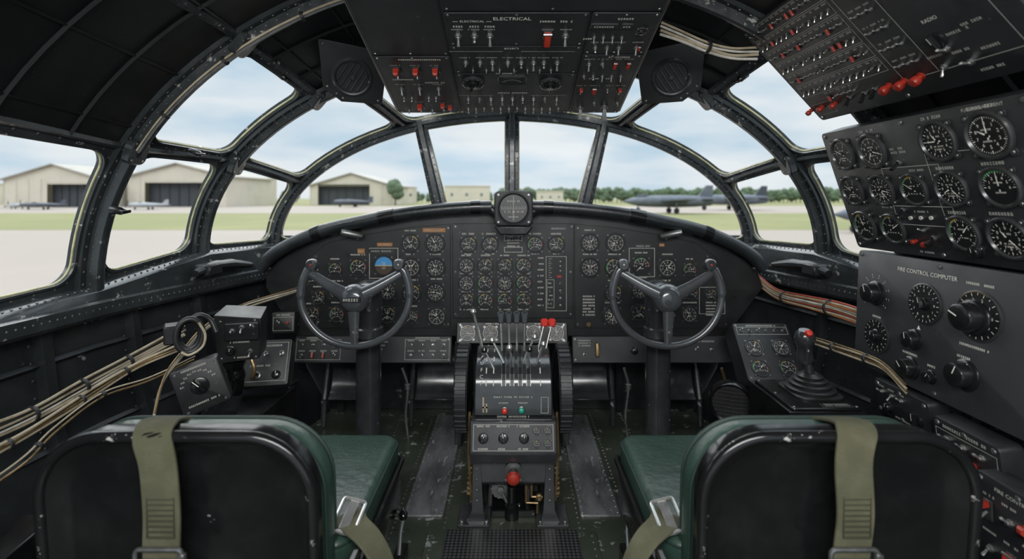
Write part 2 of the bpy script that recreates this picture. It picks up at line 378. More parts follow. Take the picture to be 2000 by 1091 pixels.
def skin(i,t0,t1,name,nu=24,nv=6,m='roof_paint',lab='dark painted metal skin of the cockpit roof'):
    mb=MB(); vs=[];fs=[]
    for a in range(nv+1):
        for b in range(nu+1): vs.append(tuple(S(i,a/nv,t0,t1,b/nu,0)))
    for a in range(nv+1):
        for b in range(nu+1): vs.append(tuple(S(i,a/nv,t0,t1,b/nu,.015)))
    K=(nv+1)*(nu+1)
    for o in (0,K):
        for a in range(nv):
            for b in range(nu):
                fs.append((o+a*(nu+1)+b,o+a*(nu+1)+b+1,o+(a+1)*(nu+1)+b+1,o+(a+1)*(nu+1)+b))
    mb.add(vs,fs,0)
    for b in range(1,nu,3):
        mb.tube([S(i,v/6,t0,t1,b/nu,-.003) for v in range(7)],.0045,4,mi=0)
    for v in (.33,.66):
        mb.tube([S(i,v,t0,t1,b/nu,-.004) for b in range(nu+1)],.006,4,mi=0)
        for b in range(nu*2):
            P=S(i,v-.04,t0,t1,b/nu/2,0); mb.dome(P,S(i,v-.04,t0,t1,b/nu/2,-1)-P,.003,0)
    return mk(mb,name,[m],kind='structure',label=lab,cat='ceiling')
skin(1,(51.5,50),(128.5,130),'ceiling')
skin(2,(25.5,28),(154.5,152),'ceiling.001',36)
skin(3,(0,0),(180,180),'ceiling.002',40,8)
tn=[0]
def trim(mb,mats,lab,**k):
    tn[0]+=1; return mk(mb,'trim_%d'%tn[0],mats,kind='structure',label=lab,cat='frame',**k)
def arch(i,w=.034,d=.03,t0=-6,t1=186):
    Y,a,b,cz=ARCH[i]; prof=[(.004,-w),(-.010,-w),(-.012,-w*.94),(-.012,-w*.45),(-d,-w*.36),(-d-.003,-w*.25),(-d-.003,w*.25),(-d,w*.36),(-.012,w*.45),(-.012,w),(.004,w)]
    mb=MB(); LS=[]; n=72
    for k in range(n+1):
        t=math.radians(t0+(t1-t0)*k/n); nr=Vector((-math.cos(t)*b,0,math.sin(t)*a)).normalized(); P=Vector((-a*math.cos(t),Y,cz+b*math.sin(t)))
        LS.append([tuple(P+nr*r+Vector((0,y,0))) for r,y in prof])
    mb.layers(LS,0); last=None
    for q in range(n*6+1):
        t=math.radians(t0+(t1-t0)*q/(n*6)); nr=Vector((-math.cos(t)*b,0,math.sin(t)*a)).normalized(); P=Vector((-a*math.cos(t),Y,cz+b*math.sin(t)))
        if last is None or (P-last).length>.032:
            last=P; mb.dome(P-nr*.012+Vector((0,-w*.7,0)),-nr,.0038,1); mb.dome(P-nr*(d*.55)+Vector((0,-w*.42,0)),(0,-1,0),.003,1)
    return trim(mb,['frame_paint','dull_steel'],'riveted dark metal arch of the canopy frame')
arch(0,.030,.028); arch(1,.034,.034); arch(2,.040,.040); arch(3,.040,.040)
def stringer(pts,r=.013):
    mb=MB(); P=spline(pts,6); mb.tube(P,r,6,flat=.8)
    for q in range(0,len(P),1):
        c=Vector((0,P[q].y,.75)); nr=(c-P[q]).normalized(); mb.dome(P[q]+nr*r*.8,nr,.003,1)
    return trim(mb,['frame_paint','dull_steel'],'riveted dark stringer joining the canopy arches')
for f in (lambda t:t, lambda t:180-t):
    def AP(i,t,off=-.004):
        Y,a,b,cz=ARCH[i]; t=math.radians(f(t)); nr=Vector((-math.cos(t)*b,0,math.sin(t)*a)).normalized(); return Vector((-a*math.cos(t),Y,cz+b*math.sin(t)))+nr*off
    stringer([AP(0,28),AP(1,27),AP(2,25.5),AP(3,28),AP(4,28)],.014)
    stringer([AP(0,64),AP(1,58)],.012)
    stringer([AP(1,51.5),AP(2,50),AP(3,50)],.018)
    for i,t in ((1,27),(2,25.5),(1,51.5),(2,50)):
        P=AP(i,t,-.030 if i==1 else -.036); c=(Vector((0,P.y,.75))-P).normalized(); g=MB(); g.M=basis(P,c,(0,1,0)); g.plate(0,0,.075,.07,-.02,.004,.02,.003)
        for a in (-.025,.025):
            for b_ in (-.022,.022): g.screw(a,b_,.004,.0045,1)
        trim(g,['frame_paint','dull_steel'],'riveted gusset plate where stringer meets arch')
stringer([(0,2.3,1.372),(0,1.9,1.535)],.014)
YF=2.305
def fpt(px,py): p=W(px,py,2.3); return Vector((p.x,p.z))
def front_pane(poly,inset):
    P=[Vector(p) for p in poly]; L=[0]
    for k in range(len(P)): L.append(L[-1]+(P[(k+1)%len(P)]-P[k]).length)
    N=120; out=[]
    for q in range(N):
        s=L[-1]*q/N; k=max(j for j in range(len(P)) if L[j]<=s+1e-9); out.append(P[k].lerp(P[(k+1)%len(P)],(s-L[k])/(L[k+1]-L[k])))
    inn=[]
    ar=sum(out[q].x*out[(q+1)%N].y-out[(q+1)%N].x*out[q].y for q in range(N)); sg=1 if ar>0 else -1
    for q in range(N):
        t=(out[(q+2)%N]-out[q-2]).normalized(); inn.append(out[q]+Vector((-t.y,t.x))*inset*sg)
    for _ in range(14): inn=[(inn[q-1]+inn[q]*2+inn[(q+1)%N])/4 for q in range(N)]
    m=MB(); m.add([(p.x,YF,p.y) for p in out]+[(p.x,YF-.004,p.y) for p in inn]+[(p.x,YF+.02,p.y) for p in inn],[(k*N+q,k*N+(q+1)%N,(k+1)*N+(q+1)%N,(k+1)*N+q) for k in (0,1) for q in range(N)],0)
    wn[0]+=1; o=mk(m,'window_%d'%wn[0],['frame_paint'],kind='structure',label='flat windscreen pane with dark metal surround',cat='window')
    s=MB(); s.tube([(p.x,YF,p.y) for p in inn],.004,6,closed=True); mk(s,'pane_seal',['seal'],o,label='yellowed sealant strip')
    g=MB(); g.add([(p.x,YF+.01,p.y) for p in inn],[tuple(range(N))],0); mk(g,'glass_pane',['window_glass'],o,label='clear glass')
def ell(t,i=0): Y,a,b,cz=ARCH[i]; t=math.radians(t); return Vector((-a*math.cos(t),cz+b*math.sin(t)))
for sgn in (1,-1):
    f=lambda v: Vector((v.x*sgn,v.y))
    front_pane([f(ell(t)) for t in range(0,68,3)]+[f(fpt(822,238)),f(fpt(867,430)),f(fpt(880,480)),f(fpt(700,480))],.022)
    front_pane([f(ell(t)) for t in (67,73,79,85,90)]+[f(Vector((0,fpt(1000,430).y))),f(fpt(867,430))],.03)
def post(p0,p1,w0,w1):
    mb=MB(); p0=Vector(p0);p1=Vector(p1); d=(p1-p0).normalized(); x=d.cross(Vector((0,1,0))).normalized(); y=Vector((0,1,0)); LS=[]
    prof=[(-1,.01),(-1,-.012),(-.45,-.014),(-.36,-.04),(.36,-.04),(.45,-.014),(1,-.012),(1,.01)]
    for k in (0,1):
        w=(w0,w1)[k]/2; P=(p0,p1)[k]; LS.append([tuple(P+x*a*w+y*b) for a,b in prof])
    mb.layers(LS,0); n=int((p1-p0).length/.03)
    for q in range(n):
        P=p0.lerp(p1,(q+.5)/n); w=(w0+(w1-w0)*(q/n))/2
        for s in (-.75,.75): mb.dome(P+x*s*w+y*-.013,(0,-1,0),.0035,1)
    trim(mb,['frame_paint','dull_steel'],'riveted dark windscreen post',bevel=.002)
post((0,2.3,1.38),(0,2.3,.87),.060,.060)
for s in (1,-1): post((-.414*s,2.3,1.34),(-.30*s,2.3,.85),.056,.066)
def aw(Y):
    for i in range(4):
        if ARCH[i+1][0]<=Y<=ARCH[i][0]:
            v=(ARCH[i][0]-Y)/(ARCH[i][0]-ARCH[i+1][0]); return arch_at(i,v)[1:]
    return [1.05,.5,.79]
def wall(sgn,name):
    mb=MB(); Ys=[-.5,0,.5,.9,1.2,1.5,1.7,1.9,2.1,2.3,2.40]
    rows=[]
    for Y in Ys:
        a,b,cz=aw(Y); rows.append([(sgn*(a+.004),Y,cz),(sgn*a,Y,.66),(sgn*(a-.03),Y,.42),(sgn*(a-.09),Y,.2),(sgn*(a-.2),Y,0)])
    vs=[p for r in rows for p in r]+[(p[0]+sgn*.02,p[1],p[2]) for r in rows for p in r]; fs=[]; K=len(rows)*5
    for o in (0,K):
        for a in range(len(rows)-1):
            for b in range(4): fs.append((o+a*5+b,o+a*5+b+1,o+(a+1)*5+b+1,o+(a+1)*5+b))
    mb.add(vs,fs,0)
    for Y in (.75,1.05,1.35,1.62,1.88):
        a,b,cz=aw(Y)
        P=[(sgn*(a-.012),Y,.66),(sgn*(a-.042),Y,.42),(sgn*(a-.102),Y,.2),(sgn*(a-.2),Y,.02)]
        mb.ribbon(P,(0,1,0),.03,.03,0)
        for k in range(16):
            q=k/16*2.99; i=int(q); p=Vector(P[i]).lerp(Vector(P[i+1]),q-i); 
            for dy in (-.03,.03): mb.dome(p+Vector((sgn*.008,dy,0)),(-sgn,0,0),.0035,1)
    for z,dx in ((.56,.02),(.34,.055),(.18,.11)):
        mb.tube([(sgn*(aw(Y)[0]-dx),Y,z) for Y in Ys[:-1]],.009,4,mi=0)
    mk(mb,name,['wall_paint','dull_steel'],kind='structure',label='dark painted riveted side wall with ribs',cat='wall')
    s=MB(); LS=[]
    for Y in [-.5,0,.4,.8,1.0,1.2,1.4,1.5,1.7,1.9,2.1,2.28]:
        a,b,cz=aw(Y); LS.append([(sgn*(a+dx),Y,z) for dx,z in ((.0,cz+.004),(-.03,cz+.0),(-.045,cz-.012),(-.05,.70),(-.062,.695),(-.065,.66),(-.058,.65),(0,.65))])
    s.layers(LS,0)
    for k in range(90):
        Y=.4+k*.021; a,b,cz=aw(Y); s.dome(Vector((sgn*(a-.063),Y,.678)),(-sgn,0,0),.0035,1); s.dome(Vector((sgn*(a-.03),Y,cz)),(0,0,1),.0035,1)
    trim(s,['frame_paint','dull_steel'],'riveted window sill rail along the side wall')
wall(-1,'wall_left'); wall(1,'wall_right')
m=MB(); m.box(-1.12,-.5,-.03,1.12,2.5,0,0,.002)
for x in (-.36,-.205,.205,.36,.5,-.5):
    for k in range(60): m.dome(Vector((x,.9+k*.025,.0)),(0,0,1),.004,1)
mk(m,'floor',['floor_green','dull_steel'],kind='structure',label='dark green painted riveted metal floor',cat='floor')
m=MB(); m.box(-1.1,2.42,0,1.1,2.44,.82,0,.002)
for x in (-.8,-.5,-.2,.2,.5,.8): m.box(x-.015,2.39,0,x+.015,2.42,.8,0,.002)
mk(m,'wall_front',['wall_paint'],kind='structure',label='dark forward bulkhead below the windscreen',cat='wall')
for s in (-1,1):
    m=MB(); m.plate(0,0,.125,.74,0,.006,.006,.002)
    for x in (-.055,.055):
        for k in range(24): m.dome(Vector((x,-.355+k*.031,.006)),(0,0,1),.003,1)
    mk(m,'floor_plate',['worn_metal','steel'],M=T(s*.278,1.97,.0008),label='worn bare aluminium tread plate with rivets',cat='floor plate',group='tread plates beside the pedestal')
m=MB(); m.plate(0,0,.50,.50,0,.006,.01,.002,mi=0)
for x in (-.235,.235):
    for k in range(17): m.dome(Vector((x,-.23+k*.028,.006)),(0,0,1),.0035,1)
mk(m,'hatch_plate',['floor_green','dull_steel'],M=T(0,1.285,.0008),label='green painted floor hatch cover with riveted edge',cat='floor plate')
m=MB(); m.plate(0,0,.39,.38,0,.006,.006,.002); mk(m,'floor_mat',['diamond_mat'],M=T(0,1.335,.0072),label='black rubber mat with diamond tread pattern',cat='floor mat')

# ================================================================ MAIN INSTRUMENT PANEL
PM=basis((0,2.1,EYE),(0,-1,0))
P0=root('instrument_panel',PM,'black arched main instrument panel crowded with round gauges','instrument panel')
def U(px): return (px-1000)*.0021
def V(py): return -(py-385)*.0021
top=[(520,532),(545,508),(580,486),(620,470),(660,456),(700,446),(760,434),(820,425),(880,420),(940,417),(1000,416)]
top=top+[(2000-a,b) for a,b in reversed(top[:-1])]
poly=[(U(a),V(b)) for a,b in top]+[(U(1490),V(560)),(U(1430),V(640)),(U(1425),V(655)),(U(575),V(655)),(U(570),V(640)),(U(520),V(560))]
m=MB(); m.prism(poly[::-1],-.03,0,0)
mk(m,'panel_body',['black_panel'],P0)
def subplate(poly,t=.004,name='panel_plate'):
    m=MB(); q=[(U(a),V(b)) for a,b in poly]; m.prism(q,.0,t,0)
    return mk(m,name,['black_panel'],P0,bevel=.0015)
subplate([(885,620),(1118,620),(1121,436),(884,436)],.008)
subplate([(578,640),(880,640),(880,437),(800,444),(700,460),(640,474),(600,505),(578,560)])
subplate([(1122,640),(1422,640),(1422,560),(1400,505),(1360,474),(1300,460),(1200,444),(1122,437)])
GL_=[(802,475,18,1),(850,475,19,5),(655,526,14,3),(700,522,18,2),(750,518,20,4),(803,522,19,0),(851,522,19,5),(612,545,12,3),(622,580,14,1),(658,570,15,2),(757,568,18,5),(804,572,19,1),(851,570,19,5),(658,613,16,2),(757,614,17,1),(853,617,19,0),(804,618,14,2),(612,612,13,1),
 (1152,474,18,5),(1202,474,19,0),(1152,522,19,5),(1200,522,19,2),(1252,519,19,6),(1303,522,19,0),(1347,526,14,3),(1198,572,18,1),(1250,566,18,5),(1300,572,18,0),(1349,570,15,2),(1196,616,19,5),(1247,610,16,1),(1346,613,16,0),(1388,575,12,1)]
for x,y,r,st in GL_: gauge(P0,U(x),V(y),r*.0021/1.10,st,z=.004)
for x in (915,957,1045,1086): gauge(P0,U(x),V(477),15*.0021,1 if x!=1045 else 2,z=.008)
for y in (518,552,586):
    for x in (911,948,986,1023): gauge(P0,U(x),V(y),14.2*.0021,z=.008)
m=MB(); z=.0088
def mic(px,py,w=22,h=3,zz=None,mi=0): m.micro(U(px),V(py),w*.0021,h*.0021,z if zz is None else zz,mi)
for y in (498,533,568,603):
    for x in (911,948,986,1023): mic(x,y,rnd(16,26),2.6)
for x,w in ((915,24),(957,30),(1045,24),(1086,20)): mic(x,456,w,3); mic(x,495,w*.6,2.4)
for k in range(9): mic(1056,503+k*11.5,12,2.6); 
for k in range(4): mic(1003,462+k*6,24,2.6)
m.frame(U(985),V(470),U(1020),V(459),.0012,z); m.frame(U(985),V(492),U(1020),V(482),.0012,z)
m.frame(U(1066),V(606),U(1106),V(500),.001,z); m.frame(U(1068),V(600),U(1082),V(545),.0008,z); m.quad(U(1088),V(541),U(1096),V(537),z,2)
for k in range(9): m.quad(U(1071),V(505+k*4.5),U(1075 if k%2 else 1078),V(504.4+k*4.5),z,1)
for k in range(6): mic(1075,552+k*8,9,2.2)
z=.0048
for x,y,r,st in GL_:
    if random.random()<.8: mic(x,y-r-7,rnd(16,30),2.6)
for (x,y,w,h,mi) in ((848,449,44,8,3),(752,477,30,7,3),(706,490,14,10,3),(745,490,50,8,4),(1256,480,34,8,4),(1292,478,10,6,3),(1092,446,38,9,4)):
    zz=z if x!=1092 else .0088
    m.quad(U(x-w/2),V(y+h/2),U(x+w/2),V(y-h/2),zz,mi); m.micro(U(x),V(y),w*.8*.0021,h*.36*.0021,zz+.0005,1)
m.frame(U(722),V(543),U(778),V(484),.0012,z); m.frame(U(1228),V(540),U(1278),V(484),.0012,z); m.frame(U(1365),V(612),U(1415),V(560),.001,z)
for k in range(7): mic(1150,578+k*6,24,3)
m.lathe([(.011,0),(.009,.004),(0,.005)],16,5,c=(U(1149),V(633),.004)); 
for k in range(5): mic(1388,590+k*6,20,2.6)
mk(m,'panel_markings',['white_mark','dim_mark','red_mark','amber','bezel','brass'],P0,label='white engraved lettering and amber placards')
m=MB()
for a,b in ((890,442),(1116,442),(890,612),(1114,612),(1000,442),(876,445),(876,632),(584,632),(1128,445),(1128,632),(1416,632),(700,466),(1300,466),(620,500),(1380,500),(890,530),(1114,530)): m.screw(U(a),V(b),.008,.005,0)
mk(m,'panel_screw',['dull_steel'],P0,label='steel panel fasteners',kind='stuff')
for k in range(4): sw(P0,U(1094),V(553+k*14),tog(),.7,z=.008)
for k in range(3): sw(P0,U(1094),V(510+k*9),'toggle_mid',.5,z=.008)
for x,y in ((622,628),(668,628),(690,600),(1388,625),(1395,545),(1075,515),(1300,625),(1315,615)): sw(P0,U(x),V(y),tog(),.75,z=.006)
def shelf(px0,px1,sgn):
    w=(px1-px0)*.0021; cx=U((px0+px1)/2)
    M=basis((cx,2.07,EYE+V(678)),(0,-1,.22))
    r=root('switch_panel',M,'black lower switch panel tilted below the main gauges','switch panel',None)
    m=MB(); m.plate(0,0,w,.105,-.03,0,.006,.003); 
    for x in (-w/2+.012,w/2-.012):
        for y in (-.04,.04): m.screw(x,y,0,.005,1)
    mk(m,'panel_body',['black_panel_side','dull_steel'],r)
    m=MB()
    if sgn<0:
        for cxx in (-.22,.22):
            m.frame(cxx-.09,-.04,cxx+.09,.04,.0012)
            for q in range(4):
                for y in (-.018,.022):
                    x=cxx-.066+q*.044
                    if cxx<0 and y<0 and q in(1,2): sw(r,x,y-.002,'guard',.6)
                    else: sw(r,x,y-.004,tog(),.85)
                    m.micro(x,y+.013,.026,.005)
        m.micro(-.22,.046,.1,.006); m.micro(.22,.046,.1,.006)
        for k in range(5): m.micro(0,.03-k*.014,.12-.02*k,.006)
    else:
        for k in range(3): m.micro(-w/2+.05,.035-k*.01,.05,.005)
        sw(r,-w/2+.05,-.02,'toggle_up',1.1)
        for k in range(3): m.micro(.02,.03-k*.012,.09,.005)
        sw(r,w/2-.08,.0,'toggle_mid',1); sw(r,w/2-.14,0,'toggle_up',1); m.micro(w/2-.11,.032,.09,.006); m.frame(-.02,-.03,.04,-.012,.001)
        sw(r,-.07,-.005,'knob',.012)
        h=MB(); h.plate(0,0,.016,.055,0,.022,.007,.004,2); mk(h,'pull_handle',['brass'],r,T(-w/2+.10,0,0),label='tan pull handle')
    mk(m,'panel_markings',['dim_mark'],r)
shelf(580,884,-1); shelf(1116,1422,1)
M=basis((U(1000),2.02,EYE+V(645)+.012),(0,-1,.35)); r=root('engine_gauge_panel',M,'narrow black sub panel with four engine gauges above the throttles','gauge panel')
m=MB(); m.plate(0,0,.44,.085,-.05,0,.008,.004)
for x in (-.205,.205): m.screw(x,.03,0,.005,1); m.screw(x,-.03,0,.005,1)
m.micro(-.08,.034,.06,.005,mi=2); m.micro(.12,.034,.06,.005,mi=2)
mk(m,'panel_body',['black_panel','dull_steel','white_mark'],r)
for x in (-.175,-.085,.085,.175): gauge(r,x,-.002,.027)
for x in (-.215,.215):
    m=MB(); m.box(x-.015,2.05,.0,x+.015,2.4,.42,0,.004); trim(m,['wall_paint'],'dark footwell divider plate')
# glareshield
gp=[(508,524),(530,500),(565,478),(610,458),(650,445),(700,434),(770,420),(850,410),(920,405),(960,404)]
gl=[W(a,b,2.05) for a,b in gp]
R0=root('glareshield',Matrix.Identity(4),'black padded glareshield roll capping the instrument panel','glareshield')
for s in (1,-1):
    path=spline([(p.x*s,p.y,p.z) for p in gl],5)
    m=MB(); m.tube(path,.026,14,flat=1.0); mk(m,'padded_roll',['padded_vinyl'],R0,label='black padded vinyl roll')
    for q in (.36,.66,.93):
        k=int(q*(len(path)-1)); m=MB(); m.tube(path[k-1:k+2],.0285,14); mk(m,'joint_collar',['black_gloss'],R0,label='dark joint collar')
mid=spline([W(950,404,2.05),W(965,412,2.05),W(978,424,2.045),W(1000,430,2.04),W(1025,424,2.045),W(1042,412,2.05),W(1058,404,2.05)],5)
m=MB(); m.tube(mid,.022,12); mk(m,'padded_roll',['padded_vinyl'],R0,label='dipped padded section under the compass')
deck=MB(); prof=[(q.x,q.z) for q in spline(gl,3)]; prof=prof+[(-x,z) for x,z in reversed(prof)]
vs=[];n=len(prof)
for Y,dz in ((2.05,.01),(2.18,.004),(2.3,-.02)): vs+=[(x,Y,z+dz) for x,z in prof]
vs+=[(x,Y,z-.015) for (x,Y,z) in vs]
K=3*n; fs=[]
for o in (0,K):
    for k in range(2):
        for q in range(n-1): fs.append((o+k*n+q,o+k*n+q+1,o+(k+1)*n+q+1,o+(k+1)*n+q))
deck.add(vs,fs,0); mk(deck,'top_deck',['padded_vinyl'],R0,label='dark matte top deck')
for s in (1,-1):
    p=W(688,457,2.04); M=basis((p.x*s,p.y,p.z),(0.25*s,-.8,-.3)); r=root('eyebrow_lamp',M,'small hooded steel map lamp clipped to the panel top','lamp','map lamps on the panel')
    m=MB(); m.M=Matrix.Rotation(-.25*s,4,'Z')@Matrix.Rotation(pi/2,4,'Y')@Matrix.Translation((0,0,-.045)); m.lathe([(0,0),(.010,.001),(.014,.01),(.014,.07),(.011,.085),(0,.088)],14,0); m.M=Matrix.Identity(4)
    m.box(-.02,-.01,-.04,.02,.01,0,1); mk(m,'lamp_body',['dull_steel','black_gloss'],r)
M=basis(W(1003,407,1.96),(0,-1,.04)); r=root('magnetic_compass',M,'square black magnetic compass standing on the glareshield bracket','compass')
m=MB(); m.plate(0,0,.150,.138,-.07,-.006,.022,.006,3,True); m.plate(0,0,.142,.13,-.008,0,.02,.003,2); m.lathe([(.064,-.001),(.064,.006),(.058,.008),(.053,.001)],40,0)
for a in(-1,1):
    for b in(-1,1): m.screw(a*.058,b*.052,0,.005,1)
mk(m,'case',['black_panel_side','dull_steel'],r)
m=MB(); m.lathe([(.053,.001),(0,.001)],36,0)
for k in range(-8,9): m.quad(k*.0055-.0006,-.004,k*.0055+.0006,.004+(.005 if k%2==0 else 0),.0018,1)
m.quad(-.0009,-.046,.0009,.046,.0022,1)
for k,t in ((-3,'S'),(-1.5,'21'),(0,'24'),(1.5,'W'),(3,'30')): m.text(t,k*.011,-.013,.002,.012,1)
m.micro(0,.028,.05,.006,.0019,1); m.micro(0,-.032,.04,.005,.0019,1)
mk(m,'card',['dial_black','dim_mark'],r,label='black dial with white bearing marks')
m=MB(); m.layers([[(x,y,z) for x,y in ((-.075,-.068),(.075,-.068),(.05,-.10),(-.05,-.10))] for z in (-.08,.01)],0); mk(m,'bracket',['black_gloss'],r,bevel=.004)

# ================================================================ CONTROL YOKES
def yoke(sgn):
    hx=-.53 if sgn<0 else .524
    hub=Vector((hx,1.73,EYE-.197*1.73)); M=basis(hub,(0,-1,.06))
    r=root('control_yoke',M,'dark grey open-topped control wheel on thick column, '+('engraved plate on hub' if sgn<0 else 'plain domed hub'),'control yoke','pilot control yokes')
    rr=.184; cy=.012
    arc=[(rr*math.cos(math.radians(a)),cy+rr*math.sin(math.radians(a))*.93,0) for a in range(152,390,4)]
    arc=[(-.147,.108,0)]+arc+[(.147,.108,0)]
    rad=[.0120]*len(arc)
    for q in range(9): rad[q]=.0145; rad[-1-q]=.0145
    m=MB(); m.tube(spline(arc,2),[rad[min(len(rad)-1,k//2)] for k in range((len(arc)-1)*2+1)],14); mk(m,'wheel_rim',['yoke_paint'],r,label='semi-gloss grey-black open-topped rim')
    def spoke(pts,rads):
        m=MB(); m.tube(spline(pts,5),[rads[0]+(rads[1]-rads[0])*k/((len(pts)-1)*5) for k in range((len(pts)-1)*5+1)],12,flat=.6,up=(0,0,1)); mk(m,'spoke',['yoke_paint'],r)
    spoke([(-.01,.005,.02),(-.075,.038,.012),(-.155,.085,0)],(.026,.013)); spoke([(.01,.005,.02),(.075,.038,.012),(.155,.085,0)],(.026,.013)); spoke([(0,-.02,.02),(0,-.09,.008),(0,-.158,0)],(.022,.012))
    m=MB(); m.lathe([(.034,-.07),(.036,-.03),(.046,-.015),(.050,.005),(.047,.022),(.036,.034),(.030,.040),(.018,.043),(0,.044)],36,0); mk(m,'hub',['yoke_paint'],r,label='domed dark hub')
    if sgn<0:
        m=MB(); m.plate(0,0,.062,.018,.040,.0455,.003,.001); m.micro(0,0,.052,.009,.0462,1); mk(m,'hub_plate',['knob_black','dim_mark'],r)
    for s in (-1,1):
        m=MB(); m.M=T(s*.147,.112,0); m.lathe([(0,-.018),(.018,-.016),(.021,-.006),(.021,.010),(.016,.017),(0,.018)],20,0)
        m.lathe([(.0045,.016),(.004,.020),(0,.021)],14,1 if s==sgn else 2); mk(m,'grip_cap',['wheel_paint','red_plastic','dull_steel'],r)
    Mi=M.inverted(); cxw=-.518 if sgn<0 else .527
    m=MB(); m.M=Mi@Matrix.Translation((cxw,1.85,0)); m.lathe([(.062,0.0),(.062,.03),(.05,.05),(.046,.10),(.0445,.12),(.0445,.57),(.048,.575),(.048,.66),(.042,.69),(.02,.70),(0,.70)],32,0)
    m.lathe([(.052,.50),(.052,.53),(.0445,.535)],32,0)
    for k in range(10):
        a=2*pi*k/10; m.dome(Vector((math.cos(a)*.048,math.sin(a)*.048,.60)),(math.cos(a),math.sin(a),0),.004,1)
    mk(m,'column',['wheel_paint','dull_steel'],r,label='thick dark blue-grey column tube')
yoke(-1); yoke(1)

# ================================================================ PEDESTAL
R0=root('throttle_pedestal',T(.004,1.6,0),'black centre pedestal with throttle levers, trim wheels and selector knobs','throttle pedestal')
def XY(poly,x0,x1,mb,mi=0): mb.layers([[(x0,a,b) for a,b in poly],[(x1,a,b) for a,b in poly]],mi)
q=[(-.02,.325),(-.018,.37),(-.005,.405)]+[(.14-.145*math.cos(math.radians(a)),.40+.088*math.sin(math.radians(a))) for a in range(10,172,9)]+[(.30,.36),(.30,.325)]
m=MB(); XY(q,-.121,.121,m); mk(m,'quadrant_body',['wheel_paint'],R0,bevel=.004,label='domed black throttle quadrant')
for x in (-.085,-.062,-.03,-.004,.022,.048,.085):
    m=MB()
    for k in range(13):
        a0,a1=[math.radians(8+11*e) for e in (k,k+.95)]
        pr=[(.14-.147*math.cos(a),.40+.090*math.sin(a)) for a in (a0,a1)]
        if x in (-.085,-.062,.085):
            if k%2: continue
            w=.0018; m.add([(x-w,pr[0][0],pr[0][1]),(x+w,pr[0][0],pr[0][1]),(x+w,pr[1][0],pr[1][1]),(x-w,pr[1][0],pr[1][1])],[(0,1,2,3)],0)
        else:
            for dx,mi,w in ((-.0062,1,.0010),(0,2,.0052),(.0062,1,.0010)):
                m.add([(x+dx-w,pr[0][0],pr[0][1]),(x+dx+w,pr[0][0],pr[0][1]),(x+dx+w,pr[1][0],pr[1][1]),(x+dx-w,pr[1][0],pr[1][1])],[(0,1,2,3)],mi)
    mk(m,'slot_guide',['dim_mark','dull_steel','dial_black'],R0,label='worn steel edged lever slot')
M=basis((0,-.0215,.355),(0,-1,.0)); 
m=MB(); m.M=M
m.micro(0,.03,.12,.006,.001,0); m.micro(-.03,.012,.03,.005,.001,0); m.micro(.03,.012,.03,.005,.001,0)
m.quad(-.095,-.018,-.090,.03,.001,1); m.quad(-.095,-.005,-.08,0,.001,1); m.quad(-.085,-.018,-.08,.01,.001,1); m.frame(.085,-.02,.108,.03,.0012,.001,0); m.micro(0,-.03,.1,.005,.001,0)
mk(m,'panel_markings',['dim_mark','wire_cream'],R0)
link('indicator_lamp',lever_mesh('lamp_red'),R0,M@T(-.027,-.012,0,0,.009)); link('indicator_lamp',lever_mesh('lamp_green'),R0,M@T(.025,-.010,0,0,.009))
m=MB()
for k,t in enumerate('FCFUPA'):
    a=math.radians(12+k*12); m.M=basis((-.1,.14-.150*math.cos(a),.40+.092*math.sin(a)),(0,-math.cos(a),math.sin(a)),(0,.5,1)); m.text(t,0,0,.001,.016,0)
mk(m,'lettering',['dim_mark'],R0)
m=MB(); XY([(-.075,.235),(-.045,.322),(.28,.322),(.28,.19),(-.035,.19),(-.06,.2)],-.131,.131,m); mk(m,'selector_box',['wheel_paint'],R0,bevel=.004,label='black selector box')
M=basis((0,-.062,.279),(0,-.945,.326))
m=MB(); m.M=M@Matrix.Translation((0,0,.001)); m.plate(0,0,.25,.082,-.003,.003,.004,.001,mi=1); m.frame(-.12,-.036,.12,.036,.001,.0036,0)
for x in (-.09,-.03,.03): m.micro(x,.031,.04,.005,.0036,0); m.micro(x,-.031,.03,.005,.0036,0)
mk(m,'panel_markings',['dim_mark','black_panel_side'],R0)
for x in (-.09,-.03,.032): link('selector_knob',lever_mesh('pointer'),R0,M@T(x,-.002,.004,rnd(-.5,.5),.015))
for x in (.07,.103):
    for y in (.018,-.018): link('gauge',gauge_mesh(3),R0,M@T(x,y,.004,0,.0105))
m=MB(); XY([(-.03,.2),(-.022,.12),(.0,.100),(.24,.100),(.26,.2)],-.120,.120,m); mk(m,'lower_housing',['wheel_paint'],R0,bevel=.004)
for s in (-1,1):
    m=MB(); XY([(-.02,.2),(.26,.2),(.22,.02),(.05,.02)],s*.098,s*.104,m); mk(m,'side_skirt',['wheel_paint'],R0,bevel=.002)
M=basis((0,-.028,.165),(0,-1,-.1)); m=MB(); m.M=M; m.lathe([(.026,0),(.026,.004),(.018,.006),(.012,.008),(.012,.03)],24,1); m.lathe([(.012,.03),(.018,.034),(.022,.042),(.018,.052),(.010,.056),(0,.057)],20,0,knurl=.08); mk(m,'release_knob',['red_plastic','dull_steel'],R0,label='red release knob')
m=MB(); m.M=basis((0,-.0285,.192),(0,-1,-.1)); m.micro(0,.0,.07,.005,.001,0); m.micro(0,-.062,.05,.005,.001,0); mk(m,'lettering',['dim_mark'],R0)
